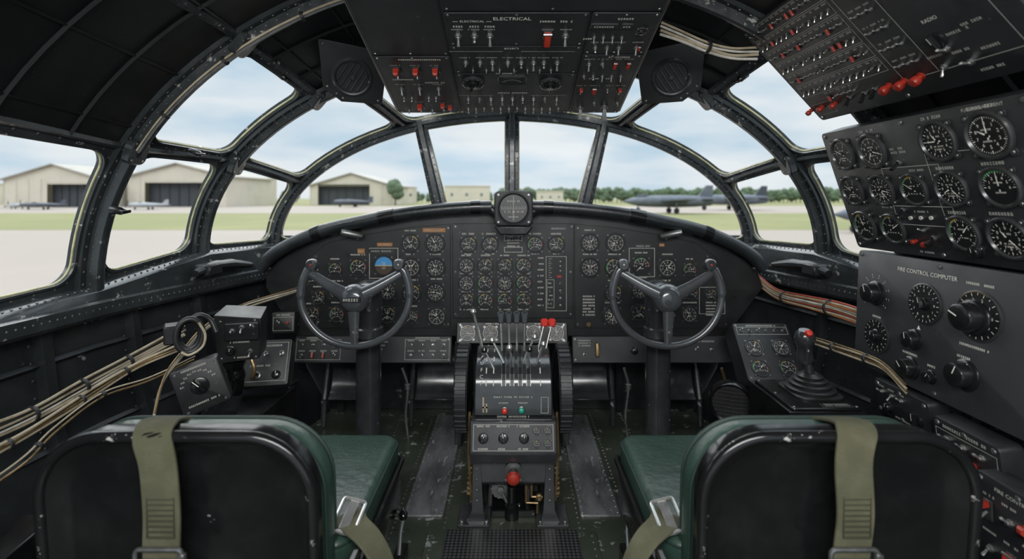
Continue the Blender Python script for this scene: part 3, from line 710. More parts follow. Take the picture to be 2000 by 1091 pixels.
for s in (-1,1):
    m=MB(); m.M=Matrix.Translation((s*.112,0,0))
    m.layers([[(s*a,b,.0) for a,b in ((-.03,-.035),(.035,-.035),(.035,.05),(-.03,.05))],[(s*a,b,.04) for a,b in ((-.02,-.03),(.016,-.03),(.016,.03),(-.02,.03))],[(s*a,b,.19) for a,b in ((-.012,-.028),(.012,-.028),(.012,.02),(-.012,.02))]],0)
    m.plate(s*.008,0,.10,.11,0.0,.010,.006,.002,mi=0)
    for a in (-.03,.045): m.lathe([(.007,.010),(.007,.016),(0,.018)],6,1,c=(s*a,-.04,0))
    for k in range(4): m.screw(0,0,0,.001,1) if False else m.dome(Vector((0,-.029,.07+k*.032)),(0,-1,0),.004,1)
    mk(m,'leg',['wheel_paint','dull_steel'],R0,bevel=.002)
    m=MB(); m.tube([(s*.137,.0,.33),(s*.139,-.01,.20),(s*.130,-.01,.06)],.0045,8,mi=0)
    for k in range(11): m.lathe([(.007,0),(.009,.004),(.007,.008)],8,0,c=(s*(.1385-.0008*k),-.004,.075+k*.016))
    mk(m,'drive_chain',['brass'],R0,label='brass coloured trim drive chain')
# mechanism between the legs: bell crank, rods, gear, pipes
m=MB(); m.M=basis((.045,-.004,.082),(0,-1,0)); m.tube([(-.005,.02,.0),(-.005,-.03,.004),(.03,-.03,.006),(.03,-.065,.0)],.0045,8); m.tube([(.012,.02,.0),(.012,-.012,.004),(.045,-.012,.006)],.0045,8); m.lathe([(.010,0),(.010,.010),(.005,.012),(.005,.02),(0,.021)],12,0,c=(.035,-.012,0)); mk(m,'pipe_linkage',['brass'],R0,label='tarnished brass pipe linkage')
m=MB(); m.M=basis((-.04,.03,.075),(0,-1,0)); m.lathe([(0,-.01),(.032,-.01),(.032,.006),(.012,.008),(.012,.016),(0,.018)],28,0,knurl=.10); m.tube([(0,0,.01),(.02,-.04,.01),(.06,-.05,.01)],.006,8); m.tube([(-.03,.03,-.01),(-.035,-.06,-.01)],.007,8); m.tube([(.09,.03,-.02),(.085,-.07,-.02)],.008,8); mk(m,'gear_crank',['dull_steel'],R0,label='dull steel gear and crank rods')
m=MB(); m.box(-.085,.12,.01,.085,.14,.11,0,.003); mk(m,'back_plate',['wheel_paint'],R0)
m=MB(); m.box(-.07,.0,.0,.07,.10,.022,0,.003); m.M=Matrix.Translation((-.005,.0,.0)); m.lathe([(.022,.0),(.022,.04),(.014,.045),(.014,.10),(0,.102)],14,0); mk(m,'foot_block',['black_gloss'],R0)
for s in (-1,1):
    m=MB(); m.M=Matrix.Translation((s*.163,.09,.375))@Matrix.Rotation(pi/2,4,'Y')
    m.lathe([(.03,-.02),(.05,-.012),(.11,-.010),(.116,-.019),(.130,-.021),(.136,-.016),(.136,.016),(.130,.021),(.116,.019),(.11,.010),(.05,.012),(.03,.02),(0,.022)],56,0); m.lathe([(0,-.022),(.03,-.02)],24,0)
    for k in range(40):
        a=2*pi*k/40; m.M=Matrix.Translation((s*.163,.09,.375))@Matrix.Rotation(pi/2,4,'Y')@Matrix.Rotation(a,4,'Z'); m.box(.133,-.005,-.018,.1405,.005,.018,0,.001)
    mk(m,'trim_wheel',['black_panel_side'],R0,label='ribbed black trim wheel')
def lever(x,y0,z0,x1,y1,z1,r,mi,knob,kmat,name='throttle_lever'):
    m=MB(); m.tube([(x,y0,z0),((x+x1)/2,(y0+y1)/2+.004,(z0+z1)/2),(x1,y1,z1)],[r,r*.9,r*.8],8,mi=0)
    o=mk(m,name,[mi],R0)
    k=MB(); k.M=Matrix.Translation((x1,y1,z1))
    if knob=='block': k.box(-.0122,-.012,-.018,.0122,.014,.022,0,.005)
    elif knob=='ball': k.lathe([(0,-.010),(.007,-.008),(.0105,0),(.007,.008),(0,.010)],14,0)
    else: k.box(-.0128,-.010,-.0135,.0128,.010,.0135,0,.005)
    mk(k,'lever_knob',[kmat],o)
for k,x in enumerate((-.040,-.013,.014,.041)): lever(x*.9,.10,.45,x-.002,.15,.588,.0045,'steel','block','wheel_paint')
for x in (.110,.136): lever(x-.035,.12,.45,x-.002,.17,.567,.004,'dull_steel','block2','bright_red','mixture_lever')
lever(-.092,.08,.46,-.131,.08,.625,.0055,'steel','ball','steel','flap_lever')
lever(-.03,.04,.47,-.068,.05,.540,.0045,'steel','ball','steel'); lever(.03,.04,.47,.070,.06,.548,.0045,'steel','ball','steel'); lever(.045,.03,.45,.052,.02,.52,.004,'steel','ball','knob_black')
lever(.0,.03,.46,-.012,.02,.525,.004,'steel','ball','steel'); lever(-.06,.03,.45,-.092,.03,.515,.004,'steel','ball','knob_black'); lever(.075,.05,.46,.097,.05,.528,.0045,'steel','ball','steel')

# ================================================================ RUDDER PEDALS
for x in (-.71,-.33,.33,.71):
    r=root('rudder_pedal',basis((x,2.24,.22),(0,-1,.25)),'curved black metal rudder pedal pan in the footwell','pedal','rudder pedals in the footwells')
    m=MB(); LS=[]
    for k in range(13):
        a=-.9+k*.19; LS.append([(sx*.095,.13*math.sin(a),-.10*math.cos(a)+o) for sx,o in ((-1,.03),(1,.03),(1,.045),(-1,.045))])
    m.layers(LS,0); mk(m,'pedal_plate',['wheel_paint'],r,bevel=.003)
    m=MB(); m.tube([(-.11,-.10,-.02),(-.11,.15,-.05),(0,.19,-.05),(.11,.15,-.05),(.11,-.10,-.02)],.012,8); m.tube([(0,.19,-.05),(0,.19,.02-.13)],.012,8); m.tube([(-.11,-.10,-.02),(-.11,-.21,-.04)],.012,8);m.tube([(.11,-.10,-.02),(.11,-.21,-.04)],.012,8); mk(m,'pedal_bracket',['frame_paint'],r)
for x,mt in ((-.61,'brass'),(-.45,'dull_steel'),(.46,'dull_steel'),(.86,'brass')):
    m=MB(); m.tube(spline([(x,2.10,.30),(x+.02,2.11,.22),(x+.01,2.12,.1),(x+.02,2.12,.0)],6),.006,8); m.lathe([(.012,0),(.012,.02),(.008,.024)],10,0,c=(x+.02,2.11,.21)); mk(m,'hydraulic_pipe',[mt],label='small pipe with union nut in the footwell',cat='pipe',group='footwell pipes')
# ================================================================ SEATS
def seat(s):
    cx=-.575 if s<0 else .56
    r=root('pilot_seat',T(cx,1.0,0),'green leather pilot seat, black metal back shell, olive straps','seat','pilot seats')
    inn=-s
    Mb=basis((0,-.115,.408),(0,-1,-.08))
    m=MB(); m.M=Mb; LS=[]
    for d,z_ in ((0,-.035),(0,-.004),(.004,.004),(.014,.004),(.026,-.004),(.05,-.009),(.10,-.013),(.15,-.015)):
        LS.append([(x,y,z_) for x,y in rrect(.470-2*d,.380-2*d,max(.115-d,.02),10)])
    m.layers(LS,0)
    mk(m,'back_shell',['black_gloss'],r,label='glossy chipped black metal shell',smooth=50)
    m=MB(); m.M=Mb; m.tube([(x,y,.003) for x,y in rrect(.466,.376,.113,14)],.010,12,closed=True)
    mk(m,'shell_rim',['worn_rim'],r,label='worn rolled edge with bare metal chips')
    m=MB(); m.M=Mb@Matrix.Translation((0,-.020,-.035)); m.plate(0,0,.478,.386,-.070,.0,.115,.028,6,True,n=12); m.tube([(x,y,-.010) for x,y in rrect(.474,.382,.113,12)],.0035,6,closed=True,mi=1); m.tube([(x,y,-.062) for x,y in rrect(.470,.378,.112,12)],.0035,6,closed=True,mi=1)
    mk(m,'backrest',['green_leather','leather_seam'],r,label='green leather back cushion')
    m=MB(); m.M=Matrix.Translation((0,.20,.27)); m.plate(0,0,.535,.46,0,.075,.05,.024,6,True,n=10); m.tube([(x,y,.060) for x,y in rrect(.527,.452,.047,8)],.004,6,closed=True,mi=1)
    mk(m,'seat_cushion',['green_leather','leather_seam'],r,label='green leather seat cushion')
    m=MB(); m.plate(0,.20,.545,.465,.17,.285,.05,.006,2,True,n=8); m.tube([(x,y+.2,.285) for x,y in rrect(.55,.470,.05,8)],.008,8,closed=True); mk(m,'seat_pan',['black_gloss'],r)
    m=MB()
    for a in (-.2,.2):
        m.box(a-.02,-.05,0,a+.02,.42,.03,0); m.box(a-.015,-.02,.03,a+.015,.01,.175,0); m.box(a-.015,.33,.03,a+.015,.36,.175,0)
    mk(m,'seat_frame',['frame_paint'],r)
    st,sb=(-.055,-.012) if s<0 else (.036,.010)
    zs=[(.03,.44),(-.012,.53),(-.03,.578),(-.07,.597),(-.115,.608),(-.141,.596),(-.148,.55),(-.146,.47),(-.141,.40),(-.132,.30),(-.124,.22)]
    pts=[]
    for k,(y,z_) in enumerate(zs):
        f=min(1,max(0,(k-3)/3)); pts.append((st*(1-f)+sb*f+.003*math.sin(k*2),y,z_))
    m=MB(); m.ribbon(spline(pts,5),(1,0,0),.062,.006,0)
    p=pts[7]; 
    for k in range(8): m.box(p[0]-.022,p[1]-.0055,p[2]-.035+k*.009,p[0]+.022,p[1]-.0028,p[2]-.0335+k*.009,1,.0003)
    for a in (-.023,.022): m.box(p[0]+a,p[1]-.0055,p[2]-.036,p[0]+a+.0015,p[1]-.0028,p[2]+.032,1,.0003)
    mk(m,'shoulder_strap',['webbing','web_stitch'],r,label='olive webbing shoulder strap')
    p=pts[8]; m=MB(); m.M=Matrix.Translation((p[0],p[1]-.008,p[2]-.005)); m.tube([(x,0,y) for x,y in rrect(.078,.040,.008,4)],.0038,8,closed=True); m.tube([(-.036,0,.0),(.036,0,.0)],.003,8); m.box(.034,-.006,-.03,.046,.004,.014,0,.002); mk(m,'strap_buckle',['dull_steel'],r)
    e=inn
    bp=[(e*.238,.05,.352),(e*.262,.01,.358),(e*.300,-.015,.345),(e*.328,-.03,.315),(e*.345,-.04,.27),(e*.345,-.045,.20)]
    m=MB(); m.ribbon(spline(bp,6),(0.25*e,1,0),.058,.005,0); mk(m,'lap_belt',['webbing'],r,label='olive webbing lap belt')
    m=MB(); m.M=basis((e*.250,.02,.366),(e*.25,-.3,1),(0,1,0)); m.tube([(x,y,0) for x,y in rrect(.045,.074,.006,3)],.004,8,closed=True); m.box(-.009,-.032,-.003,.009,.032,.003,0,.001); mk(m,'belt_buckle',['steel'],r,label='bright steel buckle')
    m=MB(); m.M=Matrix.Translation((e*.285,-.07,.30)); m.box(-.008,-.035,-.12,.008,.03,.045,0,.004); m.box(-.06,-.04,-.05,.0,-.02,.02,0,.004); m.M=Matrix.Translation((e*.295,-.085,.31))@Matrix.Rotation(pi/2,4,'Y'); m.lathe([(0,-.01),(.014,-.01),(.014,.008),(0,.01)],8,1); mk(m,'hinge_bracket',['black_gloss','dull_steel'],r)
seat(-1); seat(1)
for x in (-.30,.31):
    r=root('seat_lever',T(x,1.36,0.0008),'small black seat adjusting lever with steel link','lever','seat levers in the aisle')
    m=MB(); m.box(-.015,-.05,0,.015,.05,.05,0,.003); m.tube([(0,0,.05),(0,.02,.10),(.005,.03,.13)],[.006,.005,.007],8,mi=1); m.lathe([(0,.125),(.010,.128),(.012,.14),(0,.16)],12,0,c=(.005,.03,0)); mk(m,'lever_body',['black_gloss','dull_steel'],r)

# ================================================================ OVERHEAD PANEL
OM=basis((-.012,1.75,1.29),(0,-.287,-.958),(0,-.958,.287))
R0=root('overhead_panel',OM,'black overhead electrical panel full of toggle and red guarded switches','overhead panel')
m=MB(); Wd=.765; H=.98
m.layers([[(-Wd/2,0,-.10),(Wd/2,0,-.10),(Wd/2,H,-.10),(-Wd/2,H,-.10)],[(-Wd/2,0,0),(Wd/2,0,0),(Wd/2,H,0),(-Wd/2,H,0)]],0); mk(m,'panel_body',['black_panel_side'],R0,bevel=.006)
def ov(px,py): x,y,t=survey(OM,px,py); return x,y
mk_=MB()
def oplate(x0,y0,x1,y1,t=.005):
    m=MB(); m.plate((x0+x1)/2,(y0+y1)/2,x1-x0,y1-y0,0,t,.006,.0015); m.frame(x0+.004,y0+.004,x1-.004,y1-.004,.0008,t+.0006,2)
    for a in (x0+.01,(x0+x1)/2,x1-.01):
        for b in (y0+.008,y1-.008): m.screw(a,b,t,.004,1)
    mk(m,'panel_plate',['black_panel_side','dull_steel','bezel'],R0)
xl,_=ov(905,218); xr,_=ov(1108,218)
y1=ov(1000,22)[1]; yA=ov(800,108)[1]
oplate(xl,.006,xr,ov(1000,140)[1]-.003); oplate(xl,ov(1000,140)[1],xr,ov(1000,86)[1]-.003); oplate(xl,ov(1000,86)[1],xr,y1)
oplate(-Wd/2+.01,.006,xl-.006,yA); oplate(-Wd/2+.01,yA+.004,xl-.006,.9,.003)
oplate(xr+.006,.006,Wd/2-.01,ov(1200,104)[1]); oplate(xr+.006,ov(1200,104)[1]+.004,Wd/2-.01,y1); oplate(xl,y1+.005,Wd/2-.01,.93,.004)
def osw(px,py,k,s=1.25,lab=1):
    x,y=ov(px,py); sw(R0,x,y,k,s,z=.005)
    if lab: mk_.micro(x,y+.026,.03,.005,.0056)
for x in (895,927,957): osw(x,66,tog(),1.35)
osw(1069,66,'guard',1.2); osw(1104,66,tog(),1.35)
for x in (910,938,962,992,1018,1042,1062,1088): osw(x,119,tog(),1.15)
for x in (924,950,976,1004,1030,1054,1076): osw(x,134,'toggle_mid',.6,0)
for x in (915,937,959,981,1001,1021,1042,1064,1087): osw(x,190,tog(),1.05,0)
for x in (915,930,946,962,978,994,1010,1026,1042,1058,1074,1090): osw(x,209,tog(),.85,0)
for x,y in ((776,134),(814,134),(852,134),(822,203)): osw(x,y,'guard_open',1.1)
osw(866,201,'guard_open',.95,0); osw(880,205,'guard_open',.85,0)
for x in (785,820,857): osw(x,170,tog(),1.05)
for x in (790,805,838,852): osw(x,188,'toggle_mid',.85,0)
for x in (800,845,868): osw(x,212,'toggle_mid',.8,0)
for x in (1162,1185,1208,1242): osw(x,90,tog(),.95)
for x in (1160,1178,1196,1214): osw(x,70,tog(),.75,0)
osw(1150,122,tog(),1.0); osw(1176,122,tog(),1.0); osw(1201,122,'guard',.6); osw(1227,122,'guard',.6); osw(1248,90,'guard',.38,0)
for x in (1140,1158,1176,1194,1212): osw(x,146,tog(),.8,0)
for x,k in ((1134,'guard_open'),(1160,'guard'),(1186,'toggle_mid'),(1209,'guard_open')): osw(x,172,k,.68)
osw(1133,208,'blade',1.1,0); osw(1180,206,'blade',1.3,0); osw(1160,198,'toggle_up',.9,0); osw(1205,198,'toggle_up',.9,0)
for x,y in ((924,158),(1075,160)):
    a,b=ov(x,y); m=MB(); m.lathe([(.034,0),(.034,.006),(.028,.008)],28,0); m.lathe([(.028,.008),(0,.008)],28,1)
    for k in range(12): 
        t=k*pi/6; m.quad(math.cos(t)*.031-.001,math.sin(t)*.031-.001,math.cos(t)*.031+.001,math.sin(t)*.031+.001,.009,2)
    mk(m,'dimmer_dial',['bezel','dial_black','white_mark'],R0,T(a,b,.005)); sw(R0,a,b,'pointer',.018,rnd(-1,1),z=.013)
a,b=ov(1000,152); m=MB(); m.plate(0,0,.085,.05,0,.006,.006,.002); m.plate(0,.002,.068,.034,.004,.0075,.012,.001,mi=1)
for k in range(11):
    t=math.radians(150-12*k); m.quad(math.cos(t)*.03-.0006,-.012+math.sin(t)*.022-.003,math.cos(t)*.03+.0006,-.012+math.sin(t)*.022+.003,.008,2)
mk(m,'load_meter',['bezel','dial_black','white_mark'],R0,T(a,b,.005))
a,b=ov(1253,58); gauge(R0,a,b,.014,3,z=.005)
for q in ((1180,47),(1205,47)): a,b=ov(*q); m=MB(); m.plate(0,0,.07 if q[0]<1190 else .03,.02,0,.003,.004,.001,mi=1); m.micro(0,0,.05 if q[0]<1190 else .02,.007,.0036,0); mk(m,'placard',['dim_mark','bezel'],R0,T(a-(.0 if q[0]<1190 else -.025),b,.005))
a,b=ov(1000,33); mk_.text('ELECTRICAL',a,b,.0060,.017,1)
a,b=ov(922,38); mk_.text('ELECTRICAL',a,b,.0060,.011,1); mk_.quad(a-.048,b-.001,a-.035,b+.0005,.0060,1); mk_.quad(a+.035,b-.001,a+.048,b+.0005,.0060,1)
for px,py,w in ((895,48,.026),(927,48,.026),(957,48,.028),(1070,38,.04),(1107,38,.032),(1000,91,.04),(1000,178,.10),(1223,33,.04),(1150,72,.03),(820,113,.12),(1160,150,.03),(1185,150,.03),(1210,108,.06),(985,140,.05),(790,152,.07),(850,158,.06)):
    a,b=ov(px,py); mk_.micro(a,b,w,.007,.0060,1)
a,b=ov(1000,97); mk_.quad(a-.17,b,a-.025,b+.001,.0060,1); mk_.quad(a+.025,b,a+.17,b+.001,.0060,1)
a,b=ov(1000,183); mk_.quad(a-.17,b,a-.06,b+.001,.0060,1); mk_.quad(a+.06,b,a+.17,b+.001,.0060,1)
mk(mk_,'panel_markings',['dim_mark','white_mark'],R0,label='white engraved lettering')
m=MB()
for x in (-.34,.34):
    for y in (.1,.6): m.box(x-.02,y-.02,-.30 if y<.3 else -.2,x+.02,y+.02,-.09,0)
mk(m,'hanger_bracket',['roof_paint'],R0)
for s in (-1,1):
    p=W(688,150,1.74); M=basis((p.x*-s,p.y,p.z),(-.26*s,-.84,-.50),(-.16*s,0,1)); 
    r=root('ventilation_fan',M,'black roof vent box with round louvred outlet','vent','roof vents beside the overhead panel')
    m=MB()
    q=[(-.085,-.06),(-.02,-.095),(.115,-.075),(.10,.11),(-.125,.10)]
    if s>0: q=[(-a,b) for a,b in reversed(q)]
    m.layers([[(a*1.0,b*1.0+.02,-.15) for a,b in q],[(a,b,0) for a,b in q]],0)
    for a,b in q: m.screw(a*.86,b*.86,0,.005,1)
    m.screw(.04*s,-.070,0,.004,1)
    mk(m,'vent_box',['black_panel','dull_steel'],r,bevel=.005)
    m=MB(); m.lathe([(.066,0),(.066,.008),(.060,.012),(.055,.010),(.052,-.0+.001)],40,0); m.lathe([(.052,.001),(0,.001)],32,1); mk(m,'vent_ring',['wheel_paint','rubber_black'],r)
    m=MB(); m.M=Matrix.Rotation(.35*s,4,'Z')
    for k in (-2,-1,0,1,2):
        hh=math.sqrt(.050**2-(k*.018)**2); m.box(k*.018-.0028,-hh,.001,k*.018+.0028,hh,.008,0,.001)
    m.lathe([(.008,.008),(.008,.012),(0,.013)],16,0); mk(m,'vent_louvre',['wheel_paint'],r)

# ================================================================ RIGHT SIDE PANELS
def sidepanel(name,Xb,zb,Xt,zt,Y0,Y1,label,cat='side panel',thick=.06,pm='black_panel_side'):
    Vv=Vector((Xt-Xb,0,zt-zb)); h=Vv.length; Vv.normalize(); N=Vector((0,-1,0)).cross(Vv); M=basis((Xb,Y0,zb),N,Vv)
    r=root(name,M,label,cat); w=Y0-Y1
    m=MB(); m.plate(w/2,h/2,w,h,-thick,0,.012,.003,2)
    for a in (.014,w*.5,w-.014):
        for b in (.012,h-.012): m.screw(a,b,0,.006,1)
    mk(m,'panel_body',[pm,'dull_steel'],r); return r,M,w,h
r,M,w,h=sidepanel('engineer_gauge_panel',1.054,.848,.94,1.192,1.56,.93,'black engineer panel with large round engine gauges')
mm=MB()
SG=[(1647,301,32,1),(1704,295,36,0),(1833,275,42,5),(1932,263,50,0),(1666,372,30,1),(1723,371,32,5),(1786,370,33,3),(1859,368,37,5),(1955,365,43,6),(1690,441,31,2),(1745,446,31,3),(1883,455,37,2),(1972,465,44,5)]
for px,py,rp,st in SG:
    x,y,t=survey(M,px,py); rr=rp*t/1000*.88; gauge(r,x,y,rr,st,z=.001,ang={6:0}.get(st)); 
    if py<300 or px>1840: mm.micro(x,y+rr*1.3,rr*1.3,.007)
x,y,t=survey(M,1917,209); mm.text('FUEL MANAGEMENT',x,y,.001,.010,0)
for a in ((1752,290),(1755,297)): x,y,t=survey(M,*a); mm.micro(x,y,.05,.006)
x0,y0,_=survey(M,1757,437); x1,y1_,_=survey(M,1836,328); mm.frame(x0,y0,x1,y0+.155,.0014); mm.quad(x0,y0+.05,x1,y0+.0515,.0009,0)
x0,y0,_=survey(M,1845,420); mm.quad(x0,y0-.06,x0+.0014,y0+.15,.0009,0); mm.quad(x0,y0+.15,x0+.14,y0+.1514,.0009,0)
for px,py in ((1780,425),(1800,425),(1820,425)): x,y,t=survey(M,px,py); mm.lathe([(.005,0),(.005,.004),(0,.004)],10,0,c=(x,y,0))
for px,py,k,s in ((1790,470,'redcap',.55),(1812,475,'redcap',.65),(1825,465,'blade',.8),(1757,318,'blade',.8),(1765,410,'blade',.7),(1805,450,'toggle_up',.8)): x,y,t=survey(M,px,py); sw(r,x,y,k,s)
x,y,t=survey(M,1910,490); sw(r,x,y,'knob',.014); 
for px,py in ((1800,413),(1812,492),(1735,404),(1790,332)): x,y,t=survey(M,px,py); mm.micro(x,y,.045,.0055)
mk(mm,'panel_markings',['dim_mark'],r)
r,M,w,h=sidepanel('circuit_switch_panel',.944,1.232,.70,1.50,1.56,.86,'black slanted panel with rows of toggles and red switch caps')
mm=MB()
def rowx(px,py): x,y,t=survey(M,px,py); return x,y
rows=[(.335,0.02,.64),(.290,.02,.36),(.245,.02,.36),(.200,.02,.36),(.155,.02,.36),(.110,.02,.36),(.070,.10,.24)]
for ri,(y,xa,xb) in enumerate(rows):
    x=xa+.014; k0='toggle_down' if ri%2 else 'toggle_up'
    while x<xb-.008:
        k='guard' if random.random()<.09 else (k0 if random.random()<.8 else 'toggle_mid')
        sw(r,x,y-.003,k,.66 if k!='guard' else .45); mm.micro(x,y+.015,.018,.0045); x+=.026
    if ri<6: mm.frame(xa,y-.020,xb,y+.021,.0010,.0009,0)
mm.frame(.375,.05,.66,.305,.0012,.0009,0); mm.quad(.47,.05,.4713,.305,.0009,0); mm.frame(.02,.02,.10,.06,.0009)
for xx in (.395,.42,.445):
    for yy in (.09,.14,.19,.24): sw(r,xx,yy,'toggle_up',.7); mm.micro(xx,yy+.017,.018,.0045)
for px,py in ((1585,215),(1607,208),(1632,201)): x,y=rowx(px,py); sw(r,x,y,'redcap',.75)
for px,py in ((1737,167),(1767,158),(1799,148)): x,y=rowx(px,py); sw(r,x,y,'redcap',1.05)
for px,py in ((1660,190),(1690,182),(1710,174)): x,y=rowx(px,py); sw(r,x,y,'blade',.8)
for px,py in ((1845,130),(1897,120),(1850,95)): x,y=rowx(px,py); sw(r,x,y,'toggle_up' if px>1848 else 'toggle_down',1.1); mm.micro(x,y+.03,.04,.006)
x,y=rowx(1832,78); sw(r,x,y,'pointer',.018); 
x,y=rowx(1815,38); mm.text('RADIO',x,y,.001,.012,1)
for q in ((1870,60),(1930,90),(1900,40),(1940,130)): x,y=rowx(*q); mm.micro(x,y,.05,.006,mi=0)
mk(mm,'panel_markings',['dim_mark','white_mark'],r)
r,M,w,h=sidepanel('fire_control_panel',1.032,.508,1.046,.842,1.545,.96,'dark grey fire control computer panel with large dials and knobs',pm='fire_panel')
mm=MB()
def dial(px,py,rp,n=24,a0=0,a1=360,nums=True):
    x,y,t=survey(M,px,py); rr=rp*t/1000
    m=MB(); m.lathe([(rr,0),(rr,.003),(rr*.94,.004)],40,0); m.lathe([(rr*.94,.004),(0,.004)],40,1)
    for k in range(n):
        a=math.radians(a0+(a1-a0)*k/n); c,s_=math.cos(a),math.sin(a); w_=rr*.012; q0,q1=(.77 if k%2==0 else .82)*rr,.9*rr
        m.add([(c*q0-s_*w_,s_*q0+c*w_,.0048),(c*q0+s_*w_,s_*q0-c*w_,.0048),(c*q1+s_*w_,s_*q1-c*w_,.0048),(c*q1-s_*w_,s_*q1+c*w_,.0048)],[(0,1,2,3)],2)
        if nums and k%2==0: m.text(str(k//2%10),c*rr*.64,s_*rr*.64,.0048,rr*.17,2)
    mk(m,'scale_dial',['bezel','dial_black','white_mark'],r,T(x,y,0)); return x,y,rr
x,y,t=survey(M,1808,536); mm.text('FIRE CONTROL COMPUTER',x,y+.002,.001,.0150,0)
x,y,t=survey(M,1710,572); sw(r,x,y,'knob',.028,.4)
for k in range(10): a=math.radians(-40+k*29); mm.quad(x+.045*math.cos(a)-.001,y+.045*math.sin(a)-.001,x+.045*math.cos(a)+.0015,y+.045*math.sin(a)+.0015,.001,0); mm.text(str(k),x+.054*math.cos(a),y+.052*math.sin(a),.001,.008,0)
x,y,rr=dial(1807,593,40); sw(r,x,y,'pointer',.015,.3,z=.004)
x,y,rr=dial(1912,617,50,20); sw(r,x-.008,y-.005,'knob',.033,1.2,z=.004)
m=MB()
for k in range(12):
    a=math.radians(60+k*7); m.add([(x+math.cos(a+e)*rr*q,y+math.sin(a+e)*rr*q,.0055) for e,q in ((0,.91),(.12,.91),(.12,.95),(0,.95))],[(0,1,2,3)],0)
mk(m,'scale_arc',['brass'],r)
x,y,rr=dial(1713,655,33,20); sw(r,x,y,'knob',.015,0,z=.004)
for px,py,q in ((1785,663,.022),(1778,718,.024),(1818,736,.014),(1886,732,.029)): x,y,t=survey(M,px,py); sw(r,x,y,'knob',q,rnd(-1,1)); 
for px,py,wd in ((1915,556,.07),(1713,618,.035),(1903,678,.075),(1778,690,.05),(1885,698,.04),(1820,715,.025)): x,y,t=survey(M,px,py); mm.micro(x,y,wd,.0055)
x,y,t=survey(M,1795,640); mm.add([(x-.006,y-.004,.001),(x+.006,y-.004,.001),(x,y+.007,.001)],[(0,1,2)],0)
mk(mm,'panel_markings',['white_mark'],r,label='white engraved lettering')
def block(name,pts,X,label,fill):
    Y0=X/((pts[0][0]-1000)/1000); Y1=X/((pts[1][0]-1000)/1000); zt=EYE-(pts[0][1]-385)/1000*Y0; zb=EYE-(pts[2][1]-385)/1000*Y0
    r,M,w,h=sidepanel(name,X+.012,zb,X,zt,Y0,Y1,label,'side panel',.05); fill(r,M,w,h)
def f1(r,M,w,h):
    m=MB()
    for k in range(3): sw(r,.03+k*.035,h-.03,tog(),.9); m.micro(.03+k*.035,h-.015,.022,.005)
    sw(r,.05,h-.065,'knob',.012); sw(r,w-.04,h-.06,'pointer',.018); m.micro(.1,.012,.06,.005); mk(m,'panel_markings',['dim_mark'],r)
block('selector_block',[(1706,735),(1812,0),(1706,800)],1.02,'small black switch block with steel toggles and a pointer knob',f1)
def f2(r,M,w,h):
    m=MB(); m.micro(w/2,h-.014,.11,.007)
    for k in range(3): sw(r,.035+k*.045,h*.55,'toggle_up',1.1)
    sw(r,.04,.024,'redcap',.9); sw(r,.10,.022,'redcap',1.0); m.frame(.008,.008,w-.008,h-.024,.001); mk(m,'panel_markings',['dim_mark'],r)
block('breaker_block',[(1820,808),(1952,0),(1820,885)],1.00,'black switch block with steel toggles and two red knobs',f2)
def f3(r,M,w,h):
    m=MB(); m.text('FIRE CONTROL',w*.45,h-.02,.001,.011,0)
    for k in range(3):
        sw(r,.03+k*.045,h-.07,'guard_open' if k!=1 else 'toggle_up',1.1); m.micro(.03+k*.045,h-.04,.03,.005); sw(r,.03+k*.045,h-.15,'guard' if k==1 else tog(),1.1); m.micro(.03+k*.045,h-.115,.03,.005)
    mk(m,'panel_markings',['dim_mark'],r)
block('guarded_switch_panel',[(1902,912),(2090,0),(1902,1120)],.97,'black lower switch panel with red guarded switches',f3)
m=MB(); m.box(1.115,.9,.52,1.14,1.50,1.14,0,.006); mk(m,'equipment_rack',['wall_paint'],label='dark equipment rack standing behind the side panels',cat='rack')

r=root('joystick_console',T(.905,1.575,0),'black side console box carrying the control stick','console')
m=MB(); m.layers([[(-.118,-.125,0),(.05,-.125,0),(.05,.125,0),(-.118,.125,0)],[(-.118,-.125,.18),(.085,-.125,.18),(.085,.125,.18),(-.118,.125,.18)],[(-.118,-.125,.392),(.100,-.125,.392),(.100,.125,.392),(-.118,.125,.392)]],0); m.plate(-.006,0,.200,.235,.392,.399,.01,.002,mi=0)
for a in (-.095,.085):
    for b in (-.105,.0,.105): m.screw(a,b,.399,.005,1)
mk(m,'console_box',['black_gloss','dull_steel'],r,bevel=.004)
m=MB(); m.plate(.03,-.100,.09,.024,.399,.402,.003,.001,mi=1); m.micro(.03,-.096,.07,.006,.4026,0); m.micro(.03,-.106,.07,.005,.4026,0); mk(m,'placard',['dim_mark','bezel'],r)
r=root('control_stick',T(.922,1.585,.3995,0,1.08),'black control stick with ribbed rubber boot and red trigger button','joystick')
m=MB(); m.plate(0,0,.135,.135,0,.006,.03,.002,2); pr=[(.064,.006),(.066,.014),(.053,.018),(.055,.026),(.043,.030),(.045,.037),(.033,.041),(.035,.047),(.020,.055),(0,.056)]
m.lathe(pr,32,0); mk(m,'rubber_boot',['rubber_black'],r,smooth=25)
m=MB(); m.tube(spline([(0,0,.05),(-.004,0,.07),(-.010,.004,.09)],4),.012,12); m.tube(spline([(-.010,.004,.08),(-.012,.004,.105),(-.014,.0,.130),(-.018,-.006,.155),(-.020,-.010,.178)],4),[.018,.021,.022,.022,.021,.020,.020,.021,.022,.024,.026,.028,.028,.027,.025,.022,.016],14); m.tube([(-.02,-.02,.135),(-.03,-.042,.125),(-.03,-.038,.105)],.005,8); mk(m,'grip',['wheel_paint'],r)
m=MB(); m.M=basis((-.022,-.033,.175),(-.2,-1,.5)); m.lathe([(.010,-.004),(.010,.004),(.007,.009),(0,.010)],14,0); mk(m,'trigger_button',['bright_red'],r,label='red button')
